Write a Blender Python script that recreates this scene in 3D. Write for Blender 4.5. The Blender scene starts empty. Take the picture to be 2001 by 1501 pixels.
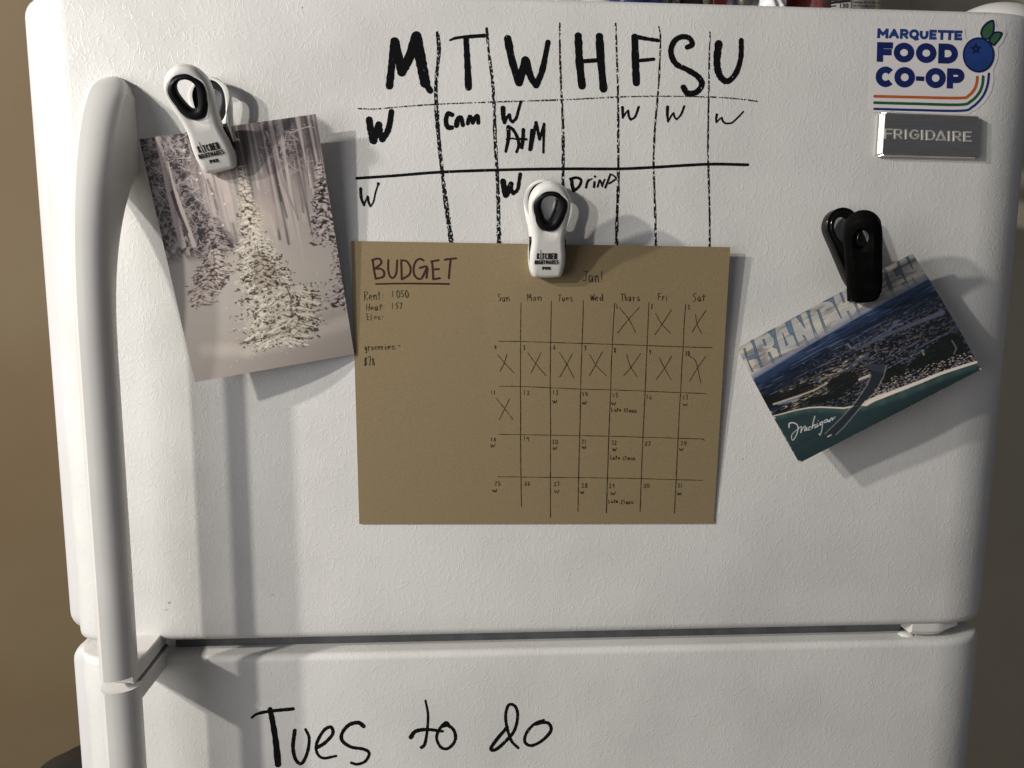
import bpy, bmesh, math, random
import numpy as np
from mathutils import Vector, Matrix
S = bpy.context.scene
COL = S.collection
R = math.radians
random.seed(7)
rng = np.random.default_rng(11)

# ------------------------------------------------------------------ camera
CP = np.array([-0.0666, -0.6043, 0.29995]); YAW, PIT, ROL, F = 0.05933, 0.13254, 0.0061, 1450.0
_cy, _sy, _cp, _sp = math.cos(YAW), math.sin(YAW), math.cos(PIT), math.sin(PIT)
FW = np.array([_sy*_cp, _cy*_cp, -_sp]); _r = np.array([_cy, -_sy, 0.0]); _u = np.cross(_r, FW)
RT = _r*math.cos(ROL) + _u*math.sin(ROL); UP = -_r*math.sin(ROL) + _u*math.cos(ROL)
cam_d = bpy.data.cameras.new('camera'); cam = bpy.data.objects.new('camera', cam_d); COL.objects.link(cam)
m = Matrix.Identity(4)
for i in range(3):
    m[i][0], m[i][1], m[i][2], m[i][3] = RT[i], UP[i], -FW[i], CP[i]
cam.matrix_world = m
cam_d.sensor_width = 36; cam_d.lens = 36*F/2001; cam_d.clip_start = 0.02; cam_d.clip_end = 50
S.camera = cam

# ------------------------------------------------------------------ light
w = bpy.data.worlds.new('World'); S.world = w; w.use_nodes = True
w.node_tree.nodes['Background'].inputs[0].default_value = (0.87, 0.90, 1.0, 1)
w.node_tree.nodes['Background'].inputs[1].default_value = 0.094
def lamp(name, loc, power, col, size):
    l = bpy.data.lights.new(name, 'POINT'); l.energy = power; l.color = col; l.shadow_soft_size = size
    o = bpy.data.objects.new(name, l); o.location = loc; COL.objects.link(o)
lamp('ceiling_bulb', (-1.42, -0.90, 0.79), 54, (1.0, 0.95, 0.87), 0.027)
lamp('second_ceiling_bulb', (-1.92, -0.90, 1.04), 98, (1.0, 0.95, 0.88), 0.032)
lamp('bounce_fill_lamp', (-1.30, -1.05, 0.25), 32, (0.96, 0.96, 0.97), 0.50)  # added soft fill lamp, stands in for light bounced off the ceiling
S.view_settings.view_transform = 'Standard'; S.view_settings.look = 'None'
S.view_settings.exposure = 0.06; S.view_settings.gamma = 1.0

# ------------------------------------------------------------------ helpers
def at(px, py, Y=0.0):
    d = FW + RT*((px-1000.5)/F) - UP*((py-750.5)/F)
    return CP + d*((Y-CP[1])/d[1])
def lin(c):
    return tuple((x/255/12.92 if x/255 <= .04045 else ((x/255+.055)/1.055)**2.4) for x in c)
def tag(o, label=None, cat=None, group=None, kind=None):
    if label: o['label'] = label
    if cat: o['category'] = cat
    if group: o['group'] = group
    if kind: o['kind'] = kind
    return o
def empty(name, loc, label, cat, group=None):
    o = bpy.data.objects.new(name, None); o.location = loc; o.empty_display_size = .02; COL.objects.link(o)
    return tag(o, label, cat, group)
def mesh(name, V, Fc, mat, parent=None, smooth=False, local=True, label=None):
    """V in world coordinates; parent keeps them there"""
    me = bpy.data.meshes.new(name)
    me.from_pydata([tuple(map(float, v)) for v in V], [], [tuple(int(i) for i in f) for f in Fc])
    me.materials.append(mat)
    if smooth: me.polygons.foreach_set('use_smooth', [True]*len(me.polygons))
    me.update()
    o = bpy.data.objects.new(name, me); COL.objects.link(o)
    if parent is not None:
        o.parent = parent
        if local:
            bpy.context.view_layer.update() if False else None
            o.matrix_parent_inverse = PW(parent).inverted()
    if label: o['label'] = label
    return o
def PW(o):
    mw = Matrix.LocRotScale(o.location, o.rotation_euler, o.scale)
    if o.parent is not None: mw = PW(o.parent) @ o.matrix_parent_inverse @ mw
    return mw
def node(nt, t, **k):
    n = nt.nodes.new(t)
    for a, b in k.items(): setattr(n, a, b)
    return n
def pbr(name, col, rough=.5, metal=0.0, spec=.5, coat=0.0):
    m = bpy.data.materials.new(name); m.use_nodes = True
    b = m.node_tree.nodes['Principled BSDF']
    b.inputs['Base Color'].default_value = (*col, 1); b.inputs['Roughness'].default_value = rough
    b.inputs['Metallic'].default_value = metal; b.inputs['Specular IOR Level'].default_value = spec
    b.inputs['Coat Weight'].default_value = coat
    return m
def mixnoise(m, c1, c2, scale, detail=3, lo=.4, hi=.6, coord='Object', stretch=(1,1,1)):
    nt = m.node_tree; b = nt.nodes['Principled BSDF']
    tc = node(nt, 'ShaderNodeTexCoord'); mp = node(nt, 'ShaderNodeMapping'); mp.inputs['Scale'].default_value = stretch
    n = node(nt, 'ShaderNodeTexNoise'); n.inputs['Scale'].default_value = scale; n.inputs['Detail'].default_value = detail
    mr = node(nt, 'ShaderNodeMapRange'); mr.inputs['From Min'].default_value = lo; mr.inputs['From Max'].default_value = hi
    mx = node(nt, 'ShaderNodeMix', data_type='RGBA'); mx.inputs[6].default_value = (*c1, 1); mx.inputs[7].default_value = (*c2, 1)
    L = nt.links.new
    L(tc.outputs[coord], mp.inputs[0]); L(mp.outputs[0], n.inputs['Vector']); L(n.outputs['Fac'], mr.inputs[0]); L(mr.outputs[0], mx.inputs[0]); L(mx.outputs[2], b.inputs['Base Color'])
    return mx
def bump(m, scale, strength, dist, detail=3, kind='noise'):
    nt = m.node_tree; b = nt.nodes['Principled BSDF']; L = nt.links.new
    tc = node(nt, 'ShaderNodeTexCoord'); n = node(nt, 'ShaderNodeTexNoise'); n.inputs['Scale'].default_value = scale; n.inputs['Detail'].default_value = detail
    bp = node(nt, 'ShaderNodeBump'); bp.inputs['Strength'].default_value = strength; bp.inputs['Distance'].default_value = dist
    L(tc.outputs['Object'], n.inputs['Vector']); L(n.outputs['Fac'], bp.inputs['Height']); L(bp.outputs[0], b.inputs['Normal'])

# --------- embossed white paint (leather-like wrinkles)
def emboss(m, amount=1.0):
    nt = m.node_tree; b = nt.nodes['Principled BSDF']; L = nt.links.new
    tc = node(nt, 'ShaderNodeTexCoord')
    wn = node(nt, 'ShaderNodeTexNoise'); wn.inputs['Scale'].default_value = 28; wn.inputs['Detail'].default_value = 2
    sc = node(nt, 'ShaderNodeVectorMath', operation='SCALE'); sc.inputs['Scale'].default_value = 0.020
    ad = node(nt, 'ShaderNodeVectorMath', operation='ADD')
    L(tc.outputs['Object'], wn.inputs['Vector']); L(wn.outputs['Color'], sc.inputs[0]); L(tc.outputs['Object'], ad.inputs[0]); L(sc.outputs[0], ad.inputs[1])
    def ridge(scale, width, det, st):
        mp = node(nt, 'ShaderNodeMapping'); mp.inputs['Scale'].default_value = st
        n = node(nt, 'ShaderNodeTexNoise'); n.inputs['Scale'].default_value = scale; n.inputs['Detail'].default_value = det; n.inputs['Roughness'].default_value = .45
        s = node(nt, 'ShaderNodeMath', operation='SUBTRACT'); s.inputs[1].default_value = .5
        a = node(nt, 'ShaderNodeMath', operation='ABSOLUTE')
        r = node(nt, 'ShaderNodeMapRange', interpolation_type='SMOOTHSTEP'); r.inputs['From Min'].default_value = width; r.inputs['From Max'].default_value = 0
        L(ad.outputs[0], mp.inputs[0]); L(mp.outputs[0], n.inputs['Vector']); L(n.outputs['Fac'], s.inputs[0]); L(s.outputs[0], a.inputs[0]); L(a.outputs[0], r.inputs[0])
        return r.outputs[0]
    r1 = ridge(165, .075, 1.2, (1.2, 1, .85)); r2 = ridge(310, .09, 1.0, (1, 1, .9))
    # ridges break up into separate worms
    mk = node(nt, 'ShaderNodeTexNoise'); mk.inputs['Scale'].default_value = 120; mk.inputs['Detail'].default_value = 1
    mr = node(nt, 'ShaderNodeMapRange', interpolation_type='SMOOTHSTEP'); mr.inputs['From Min'].default_value = .30; mr.inputs['From Max'].default_value = .62
    L(tc.outputs['Object'], mk.inputs['Vector']); L(mk.outputs['Fac'], mr.inputs[0])
    mu = node(nt, 'ShaderNodeMath', operation='MULTIPLY'); L(r1, mu.inputs[0]); L(mr.outputs[0], mu.inputs[1])
    m2 = node(nt, 'ShaderNodeMath', operation='MULTIPLY_ADD'); m2.inputs[1].default_value = .34; L(r2, m2.inputs[0]); L(mu.outputs[0], m2.inputs[2])
    fn = node(nt, 'ShaderNodeTexNoise'); fn.inputs['Scale'].default_value = 620; fn.inputs['Detail'].default_value = 2
    L(tc.outputs['Object'], fn.inputs['Vector'])
    m3 = node(nt, 'ShaderNodeMath', operation='MULTIPLY_ADD'); m3.inputs[1].default_value = .14; L(fn.outputs['Fac'], m3.inputs[0]); L(m2.outputs[0], m3.inputs[2])
    bp = node(nt, 'ShaderNodeBump'); bp.inputs['Strength'].default_value = 1.0; bp.inputs['Distance'].default_value = .000080*amount
    L(m3.outputs[0], bp.inputs['Height']); L(bp.outputs[0], b.inputs['Normal'])
    # wide gentle waviness of the sheet steel colour: faint grime
    gn = node(nt, 'ShaderNodeTexNoise'); gn.inputs['Scale'].default_value = 9; gn.inputs['Detail'].default_value = 5
    L(tc.outputs['Object'], gn.inputs['Vector'])
    rn = node(nt, 'ShaderNodeTexNoise'); rn.inputs['Scale'].default_value = 16; rn.inputs['Detail'].default_value = 4; rn.inputs['Distortion'].default_value = 1.5
    rm = node(nt, 'ShaderNodeMapRange'); rm.inputs['From Min'].default_value = .35; rm.inputs['From Max'].default_value = .65; rm.inputs['To Min'].default_value = .28; rm.inputs['To Max'].default_value = .50
    L(tc.outputs['Object'], rn.inputs['Vector']); L(rn.outputs['Fac'], rm.inputs[0]); L(rm.outputs[0], b.inputs['Roughness'])
    return tc, gn
PAINT = (.74, .725, .71)
M = {}
M['door'] = pbr('embossed_white_enamel', PAINT, .34); tc_, gn_ = emboss(M['door'])
nt = M['door'].node_tree; mx = node(nt, 'ShaderNodeMix', data_type='RGBA'); mx.inputs[6].default_value = (.752,.745,.722,1); mx.inputs[7].default_value = (.665,.658,.638,1)
mr = node(nt, 'ShaderNodeMapRange'); mr.inputs['From Min'].default_value = .42; mr.inputs['From Max'].default_value = .68
nt.links.new(gn_.outputs['Fac'], mr.inputs[0]); nt.links.new(mr.outputs[0], mx.inputs[0])
# sparse dust specks
sv = node(nt, 'ShaderNodeTexVoronoi'); sv.inputs['Scale'].default_value = 42
sl = node(nt, 'ShaderNodeMath', operation='LESS_THAN'); sl.inputs[1].default_value = .035
sg = node(nt, 'ShaderNodeSeparateColor'); s2 = node(nt, 'ShaderNodeMath', operation='GREATER_THAN'); s2.inputs[1].default_value = .9
s3 = node(nt, 'ShaderNodeMath', operation='MULTIPLY'); s4 = node(nt, 'ShaderNodeMath', operation='MULTIPLY'); s4.inputs[1].default_value = .6
mx2 = node(nt, 'ShaderNodeMix', data_type='RGBA'); mx2.inputs[7].default_value = (.16,.13,.1,1)
Lk = nt.links.new
Lk(tc_.outputs['Object'], sv.inputs['Vector']); Lk(sv.outputs['Distance'], sl.inputs[0]); Lk(sv.outputs['Color'], sg.inputs[0]); Lk(sg.outputs[0], s2.inputs[0])
Lk(sl.outputs[0], s3.inputs[0]); Lk(s2.outputs[0], s3.inputs[1]); Lk(s3.outputs[0], s4.inputs[0]); Lk(s4.outputs[0], mx2.inputs[0]); Lk(mx.outputs[2], mx2.inputs[6])
Lk(mx2.outputs[2], nt.nodes['Principled BSDF'].inputs['Base Color'])
M['plastic'] = pbr('white_moulded_plastic', (.70,.675,.635), .33); mixnoise(M['plastic'], (.79,.775,.74), (.73,.715,.685), 14, 4); bump(M['plastic'], 900, .12, .0002)
M['liner'] = pbr('smooth_white_plastic', (.74,.73,.74), .42); mixnoise(M['liner'], (.66,.65,.66), (.62,.61,.61), 8, 3)
M['gasket'] = pbr('grey_rubber_gasket', (.16,.16,.17), .6); mixnoise(M['gasket'], (.17,.17,.18), (.13,.13,.14), 60)
M['steel'] = pbr('painted_cabinet_steel', (.6,.59,.57), .5); mixnoise(M['steel'], (.6,.59,.57), (.5,.49,.47), 5)

def ink_mat(name, col, cover=1.0, rough=.3, scale=900, stretch=(1,1,.5)):
    """marker ink; cover < 1 leaves the ridges of the door bare where the pen skipped"""
    m = pbr(name, col, rough, spec=.22); nt = m.node_tree; L = nt.links.new
    b = nt.nodes['Principled BSDF']; out = nt.nodes['Material Output']
    if cover < 1:
        tc = node(nt, 'ShaderNodeTexCoord'); mp = node(nt, 'ShaderNodeMapping'); mp.inputs['Scale'].default_value = stretch
        n = node(nt, 'ShaderNodeTexNoise'); n.inputs['Scale'].default_value = scale; n.inputs['Detail'].default_value = 2; n.inputs['Roughness'].default_value = .6
        r = node(nt, 'ShaderNodeMapRange'); c = .5+(cover-.5)*.42
        r.inputs['From Min'].default_value = c-.02; r.inputs['From Max'].default_value = c+.03
        tr = node(nt, 'ShaderNodeBsdfTransparent'); mxs = node(nt, 'ShaderNodeMixShader')
        L(tc.outputs['Object'], mp.inputs[0]); L(mp.outputs[0], n.inputs['Vector']); L(n.outputs['Fac'], r.inputs[0]); L(r.outputs[0], mxs.inputs[0])
        L(b.outputs[0], mxs.inputs[1]); L(tr.outputs[0], mxs.inputs[2]); L(mxs.outputs[0], out.inputs[0])
    else:
        mixnoise(m, col, tuple(min(1, c*1.8+.006) for c in col), 700, 2, .45, .75)
    return m
M['ink'] = ink_mat('black_marker_ink', (.006,.006,.007), .96, .28, 520, (1.5,1,.45))
M['ink_edge'] = ink_mat('black_marker_ink_skipping', (.007,.007,.008), .86, .35, 700)
M['ink_dry'] = ink_mat('dry_black_marker_ink', (.008,.008,.009), .64, .4, 420, (1.6,1,.8))
M['ink_faint'] = ink_mat('faint_black_marker_ink', (.03,.03,.032), .60, .5, 700)
M['pen'] = ink_mat('fine_black_pen', (.012,.008,.006), 1.0, .6)
mixnoise(M['pen'], (.022,.015,.010), (.095,.066,.036), 260, 2, .46, .72)
M['maroon'] = ink_mat('maroon_marker', (.040,.009,.007), 1.0, .55)

# ------------------------------------------------------------------ strokes -> ribbons lying on a surface
def catmull(P, n=8):
    P = [np.array(p, float) for p in P]
    if len(P) == 2:
        k = max(2, int(np.hypot(*(P[1]-P[0]))/8))
        return [P[0]+(P[1]-P[0])*i/k for i in range(k+1)]
    Q = [2*P[0]-P[1]]+P+[2*P[-1]-P[-2]]; o = []
    for i in range(1, len(Q)-2):
        a, b, c, d = Q[i-1:i+3]
        for j in range(n):
            t = j/n
            o.append(.5*((2*b)+(-a+c)*t+(2*a-5*b+4*c-d)*t*t+(-a+3*b-3*c+d)*t**3))
    o.append(P[-1]); return o
class Ink:
    def __init__(s, surf): s.V = []; s.F = []; s.surf = surf; s.off = .00012
    def stroke(s, pts, w, w2=None, curve=True, cap='round', jit=0.0):
        P = catmull(pts) if (curve and len(pts) > 2) else [np.array(p, float) for p in pts]
        if not curve or len(pts) == 2:
            Q = []
            for a, b in zip(P[:-1], P[1:]):
                k = max(1, int(np.hypot(*(b-a))/10))
                Q += [a+(b-a)*i/k for i in range(k)]
            P = Q+[P[-1]]
        n = len(P); w2 = w if w2 is None else w2
        if cap == 'square':
            d0 = (P[0]-P[1])/max(1e-6, np.hypot(*(P[0]-P[1]))); d1 = (P[-1]-P[-2])/max(1e-6, np.hypot(*(P[-1]-P[-2])))
            P[0] = P[0]+d0*w/2; P[-1] = P[-1]+d1*w/2
        L = []; 
        for i in range(n):
            d = P[min(i+1, n-1)]-P[max(i-1, 0)]; d = d/max(1e-6, np.hypot(*d)); nn = np.array([-d[1], d[0]])
            hw = (w+(w2-w)*i/(n-1))/2*(1+jit*random.uniform(-1, 1))
            L.append((P[i]-nn*hw, P[i]+nn*hw))
        b = len(s.V)
        for i, (l, r) in enumerate(L):
            o = s.off+i*1.2e-6
            s.V.append(s.surf(l[0], l[1], o)); s.V.append(s.surf(r[0], r[1], o))
        for i in range(n-1): s.F.append((b+2*i, b+2*i+1, b+2*i+3, b+2*i+2))
        if cap == 'round':
            for (c, hw, l, e, o) in ((P[0], w/2, L[0], -1, s.off), (P[-1], w2/2, L[-1], 1, s.off+(n-1)*1.2e-6)):
                a0 = math.atan2(*(l[1]-c)[::-1]); k = len(s.V); s.V.append(s.surf(c[0], c[1], o))
                for j in range(7):
                    a = a0 + e*(-math.pi)*j/6
                    s.V.append(s.surf(c[0]+hw*math.cos(a), c[1]+hw*math.sin(a), o))
                for j in range(6): s.F.append((k, k+1+j, k+2+j))
        s.off += .0000035+n*1.2e-6
        if s.off > .0016: s.off = .00045
        return s
    def poly(s, pts, grid=None):
        k = len(s.V); c = np.mean(np.array(pts, float), 0); s.V.append(s.surf(c[0], c[1], s.off))
        for p in pts: s.V.append(s.surf(p[0], p[1], s.off))
        n = len(pts)
        for j in range(n): s.F.append((k, k+1+j, k+1+(j+1) % n))
        s.off += .000012; return s
    def build(s, name, mat, parent, label=None): return mesh(name, s.V, s.F, mat, parent, label=label)

# glyphs in a unit box (x right, y down)
def arc(cx, cy, rx, ry, a0, a1, n=14): return [(cx+rx*math.cos(R(a0+(a1-a0)*i/n)), cy+ry*math.sin(R(a0+(a1-a0)*i/n))) for i in range(n+1)]
CAPS = {
 'A':[[(0,1),(.5,0),(1,1)],[(.2,.66),(.8,.66)]], 'C':[arc(.54,.5,.54,.5,-42,-318,20)], 'D':[[(0,0),(0,1)],[(0,0)]+arc(.45,.5,.55,.5,-90,90,16)+[(0,1)]],
 'E':[[(0,0),(0,1)],[(0,0),(1,0)],[(0,.5),(.85,.5)],[(0,1),(1,1)]], 'F':[[(0,0),(0,1)],[(0,0),(1,0)],[(0,.5),(.88,.5)]],
 'G':[arc(.54,.5,.54,.5,-42,-360,22)+[(.62,.52)]], 'H':[[(0,0),(0,1)],[(1,0),(1,1)],[(0,.5),(1,.5)]], 'I':[[(.5,0),(.5,1)]],
 'K':[[(0,0),(0,1)],[(0,.62),(1,0)],[(.35,.42),(1,1)]], 'M':[[(0,1),(0,0),(.5,.66),(1,0),(1,1)]], 'N':[[(0,1),(0,0),(1,1),(1,0)]],
 'O':[arc(.5,.5,.5,.5,0,372,32)], 'P':[[(0,0),(0,1)],[(0,0),(.5,0)]+arc(.62,.3,.38,.3,-90,90,12)+[(0,.6)]],
 'Q':[arc(.5,.5,.5,.5,0,372,32),[(.45,.95),(.7,1.2),(1.0,1.15)]], 'R':[[(0,0),(0,1)],[(0,0),(.5,0)]+arc(.62,.28,.38,.28,-90,90,12)+[(0,.56)],[(.5,.56),(1,1)]],
 'S':[arc(.5,.26,.5,.26,-20,-260,14)+arc(.5,.75,.5,.25,-80,160,14)], 'T':[[(0,0),(1,0)],[(.5,0),(.5,1)]],
 'U':[[(0,0),(0,.5)]+arc(.5,.55,.5,.45,180,0,14)+[(1,0)]], 'X':[[(0,0),(1,1)],[(1,0),(0,1)]], '-':[[(0,.5),(1,.5)]], 'V':[[(0,0),(.5,1),(1,0)]],
 'W':[[(0,0),(.25,1),(.5,.3),(.75,1),(1,0)]], 'Δ':[[(.5,0),(0,1),(1,1),(.5,0)]]}
def segs(ink, ch, q, sw):
    for st in CAPS[ch]:
        if len(st) > 5: ink.stroke([q(*p) for p in st], sw, curve=False, cap='none'); continue
        for a, b in zip(st[:-1], st[1:]):
            ink.stroke([q(*a), q(*b)], sw, curve=False, cap='square' if (a[0] == b[0] or a[1] == b[1]) else 'round')
def caps(ink, ch, x0, x1, yt0, yt1, yb0, yb1, sw, sh=None):
    """letter ch in the quad x0..x1, top yt0..yt1, bottom yb0..yb1 (pixels)"""
    def q(u, v):
        u = (sw/2 + u*((x1-x0)-sw))/(x1-x0) if x1-x0 > sw else .5
        h = (yb0-yt0); v = (sw/2 + v*(h-sw))/h
        yt = yt0+(yt1-yt0)*u; yb = yb0+(yb1-yb0)*u
        return (x0+(x1-x0)*u+(sh or 0)*(v-.5), yt+(yb-yt)*v)
    segs(ink, ch, q, sw)
HAND = {
 'R':[[(0,0),(.05,1)],[(0,.05),(.6,.0),(.75,.25),(.1,.5),(.8,1)]], 'e':[[(.1,.7),(.7,.65),(.6,.45),(.2,.5),(.1,.85),(.7,.95)]],
 'n':[[(.1,.45),(.15,1)],[(.15,.65),(.5,.45),(.7,.6),(.75,1)]], 't':[[(.5,.1),(.45,1)],[(.1,.4),(.9,.35)]], ':':[[(.4,.5),(.42,.52)],[(.4,.85),(.42,.87)]],
 '1':[[(.5,0),(.48,1)]], '0':[[(.5,0),(.15,.4),(.3,.95),(.75,.9),(.9,.4),(.5,0)]], '5':[[(.85,0),(.3,.03),(.25,.45),(.75,.5),(.75,.85),(.2,1)]],
 'H':[[(.05,0),(.1,1)],[(.75,0),(.75,1)],[(.08,.55),(.75,.5)]], 'a':[[(.7,.5),(.3,.45),(.1,.75),(.35,1),(.7,.7),(.72,.5),(.78,1)]],
 '7':[[(.15,.05),(.85,.0),(.45,1)]], 'E':[[(.1,0),(.1,1)],[(.1,0),(.7,0)],[(.1,.5),(.6,.48)],[(.1,1),(.75,.97)]], 'l':[[(.4,0),(.4,1)]],
 'c':[[(.75,.55),(.35,.5),(.15,.8),(.4,1),(.8,.95)]], 'g':[[(.7,.5),(.3,.45),(.1,.75),(.35,.95),(.7,.6),(.7,1.2),(.35,1.45),(.3,1.3)]],
 'r':[[(.15,.45),(.25,1)],[(.25,.7),(.5,.48),(.75,.5)]], 'o':[[(.5,.45),(.15,.65),(.3,1),(.7,.9),(.75,.6),(.5,.45)]], 'i':[[(.4,.5),(.42,1)],[(.4,.2),(.41,.23)]],
 's':[[(.75,.5),(.3,.5),(.35,.72),(.75,.8),(.6,1),(.15,.97)]], '$':[[(.8,.15),(.3,.1),(.3,.45),(.75,.6),(.7,.9),(.1,.9)],[(.4,-.1),(.4,1.1)],[(.55,-.1),(.55,1.1)]],
 '8':[[(.6,.05),(.2,.2),(.7,.6),(.7,.95),(.2,.9),(.4,.5),(.75,.2),(.6,.05)]], 'S':[[(.8,.1),(.35,0),(.2,.3),(.75,.6),(.7,.9),(.15,1)]],
 'u':[[(.1,.45),(.2,.95),(.55,.95),(.7,.45)],[(.7,.45),(.75,1)]], 'M':[[(.05,1),(.12,0),(.5,.65),(.85,.0),(.95,1)]], 'T':[[(0,.05),(1,0)],[(.5,.02),(.45,1)]],
 'W':[[(0,.1),(.2,1),(.45,.3),(.7,1),(1,0)]], 'd':[[(.6,.5),(.2,.55),(.1,.85),(.35,1),(.7,.8),(.75,0)],[(.75,0),(.78,1)]], 'h':[[(.1,0),(.15,1)],[(.15,.65),(.5,.5),(.7,1)]],
 'F':[[(.1,0),(.12,1)],[(.1,0),(.85,0)],[(.1,.5),(.7,.45)]], 'J':[[(.1,0),(1,0)],[(.6,0),(.62,.8),(.35,1),(.05,.85)]], '!':[[(.5,0),(.45,.75)],[(.42,.98),(.43,1)]],
 '2':[[(.2,.15),(.6,0),(.7,.3),(.2,1),(.9,.95)]], '3':[[(.15,.05),(.75,.05),(.4,.45),(.8,.65),(.6,1),(.1,.9)]], '4':[[(.2,.0),(.15,.5),(.75,.5)],[(.75,0),(.7,1)]],
 '6':[[(.7,0),(.25,.5),(.25,.95),(.7,.95),(.7,.6),(.25,.65)]], '9':[[(.7,.1),(.25,.15),(.3,.5),(.7,.4),(.7,.1),(.72,1)]], 'L':[[(.1,.1),(.1,.95),(.7,.9)]],
 'C':[[(.85,.1),(.4,.1),(.15,.6),(.35,1),(.7,.95)]], '-':[[(.2,.5),(.7,.45)]], 'w':[[(.05,.45),(.25,1),(.5,.6),(.7,1),(.95,.45)]], ' ':[]}
def hand(ink, txt, x, y, h, adv, w, slope=0.0, jit=.06):
    for i, ch in enumerate(txt):
        X = x+i*adv; Y = y+slope*i*adv+random.uniform(-jit, jit)*h; a = adv*.85*(.6 if ch in 'li1:!' else 1)
        k1 = random.uniform(.84, 1.14); k2 = random.uniform(.88, 1.16); sl_ = random.uniform(-.16, .10); X += random.uniform(-.06, .06)*adv
        for st in HAND[ch]: ink.stroke([(X+p[0]*a*k1-(p[1]-.5)*h*sl_, Y+(p[1]-.5)*h*k2+.5*h) for p in st], w*random.uniform(.75, 1.15), w*random.uniform(.7, 1.15), jit=.12)
    return ink

# ------------------------------------------------------------------ REFRIGERATOR
W2 = .4142; H = .521
def ydoor(x):
    """depth of the door skin behind its flat front at x"""
    a = max(0.0, abs(x)-(.352 if x > 0 else .366)); wd = .052 if x > 0 else .034
    a = min(a/wd, .985)
    return .026*(1-math.sqrt(1-a*a))
def sdoor(px, py, off):
    Y = 0.0
    for _ in range(3): Y = ydoor(at(px, py, Y)[0])-off
    return at(px, py, Y)
fridge = empty('refrigerator', (0, .35, -1.15), 'white textured refrigerator with a top freezer door covered in marker writing', 'refrigerator')
XR, XL = .4040, -.3995
def door_skin(name, z0, z1):
    xs = sorted(set([XL+(.034)*(i/22) for i in range(23)] + [XR-.052*(i/28) for i in range(29)] + list(np.linspace(-.366, .352, 30))))
    r = .0085 if z0 > -.5 else .0058
    rows = []
    for k in range(7):
        a = R(90*k/6); rows.append((z0+r*(1-math.sin(a)), r*(1-math.cos(a)) ))
    lo = [(z0+r-r*math.sin(R(90-15*k)), r-r*math.cos(R(90-15*k))) for k in range(7)]   # from bottom inset to front
    hi = [(z1-(z-z0), y) for z, y in reversed(lo)]
    rows = lo + [(z0+(z1-z0)*t, 0) for t in np.linspace(.05, .95, 12)] + hi
    V = []; Fc = []; n = len(xs)
    rows = [(lo[0][0], .06)] + rows + [(hi[-1][0], .06)]
    for (z, dy) in rows:
        for x in xs: V.append((x, max(ydoor(x)+dy*(1-ydoor(x)/.04), 0) if dy < .05 else .06, z))
    for i in range(len(rows)-1):
        for j in range(n-1):
            a = i*n+j; Fc.append((a, a+1, a+n+1, a+n))
    # returns to the back along both sides
    for j in (0, n-1):
        b = len(V)
        for (z, dy) in rows: V.append((xs[j], .06, z))
        for i in range(len(rows)-1): Fc.append((i*n+j, b+i, b+i+1, (i+1)*n+j) if j == 0 else (i*n+j, (i+1)*n+j, b+i+1, b+i))
    return mesh(name, V, Fc, M['door'], fridge, smooth=True)
def liner(z0, z1, parent):
    """smooth plastic surround behind the steel skin, its front edge chamfered outwards"""
    V = []; Fc = []
    def loop(x0, x1, za, zb, r, y):
        o = []
        for cx, cz, a0 in ((x1-r, zb-r, 0), (x0+r, zb-r, 90), (x0+r, za+r, 180), (x1-r, za+r, 270)):
            for k in range(7):
                a = R(a0+15*k); o.append((cx+r*math.cos(a), y, cz+r*math.sin(a)))
        return o
    L = [loop(-.3985, .4035, z0+.004, z1-.004, .012, .0235), loop(-.4105, .4110, z0+.002, z1-.002, .013, .0285), loop(-.4135, .4138, z0+.001, z1-.0015, .014, .0325), loop(-.4142, .4142, z0+.001, z1-.001, .0135, .037), loop(-.4142, .4142, z0+.001, z1-.001, .0135, .062)]
    for l in L: V += l
    n = len(L[0])
    for i in range(len(L)-1):
        for j in range(n): Fc.append((i*n+j, i*n+(j+1) % n, (i+1)*n+(j+1) % n, (i+1)*n+j))
    Fc.append(tuple((len(L)-1)*n+j for j in range(n))); Fc.append(tuple(reversed(range(n))))
    return mesh('door_liner', V, Fc, M['liner'], parent)
def smooth_angle(o, a=35):
    me = o.data
    me.polygons.foreach_set('use_smooth', [True]*len(me.polygons))
    try: me.set_sharp_from_angle(angle=R(a))
    except Exception: pass
fz = door_skin('freezer_door', 0.0, H); rf = door_skin('fresh_food_door', -.95, -.0135)
for o in (fz, rf): smooth_angle(o, 50)
for z0, z1, p in ((.0, H, fz), (-.95, -.0135, rf)): smooth_angle(liner(z0, z1, p))
def box(name, x0, x1, y0, y1, z0, z1, mat, parent, bev=.0, label=None):
    bm = bmesh.new(); bmesh.ops.create_cube(bm, size=1)
    for v in bm.verts: v.co = ((x0+x1)/2+v.co.x*(x1-x0), (y0+y1)/2+v.co.y*(y1-y0), (z0+z1)/2+v.co.z*(z1-z0))
    if bev: bmesh.ops.bevel(bm, geom=bm.edges[:]+bm.verts[:], offset=bev, segments=3, affect='EDGES', profile=.5)
    V = [v.co.copy() for v in bm.verts]; Fc = [[v.index for v in f.verts] for f in bm.faces]; bm.free()
    o = mesh(name, V, Fc, mat, parent, label=label)
    if bev: smooth_angle(o)
    return o
box('door_gasket', -.385, .385, .0625, .071, .008, H-.012, M['gasket'], fz)
box('door_gasket', -.385, .385, .0625, .071, -.94, -.022, M['gasket'], rf)
box('cabinet_body', -.412, .412, .0715, .72, -1.15, H+.012, M['steel'], fridge, .004)
box('mullion', -.40, .40, .064, .0712, -.018, .006, M['gasket'], fridge)
box('door_gasket', -.3205, .330, .0205, .0600, -.0138, .0012, M['gasket'], rf)

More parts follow.
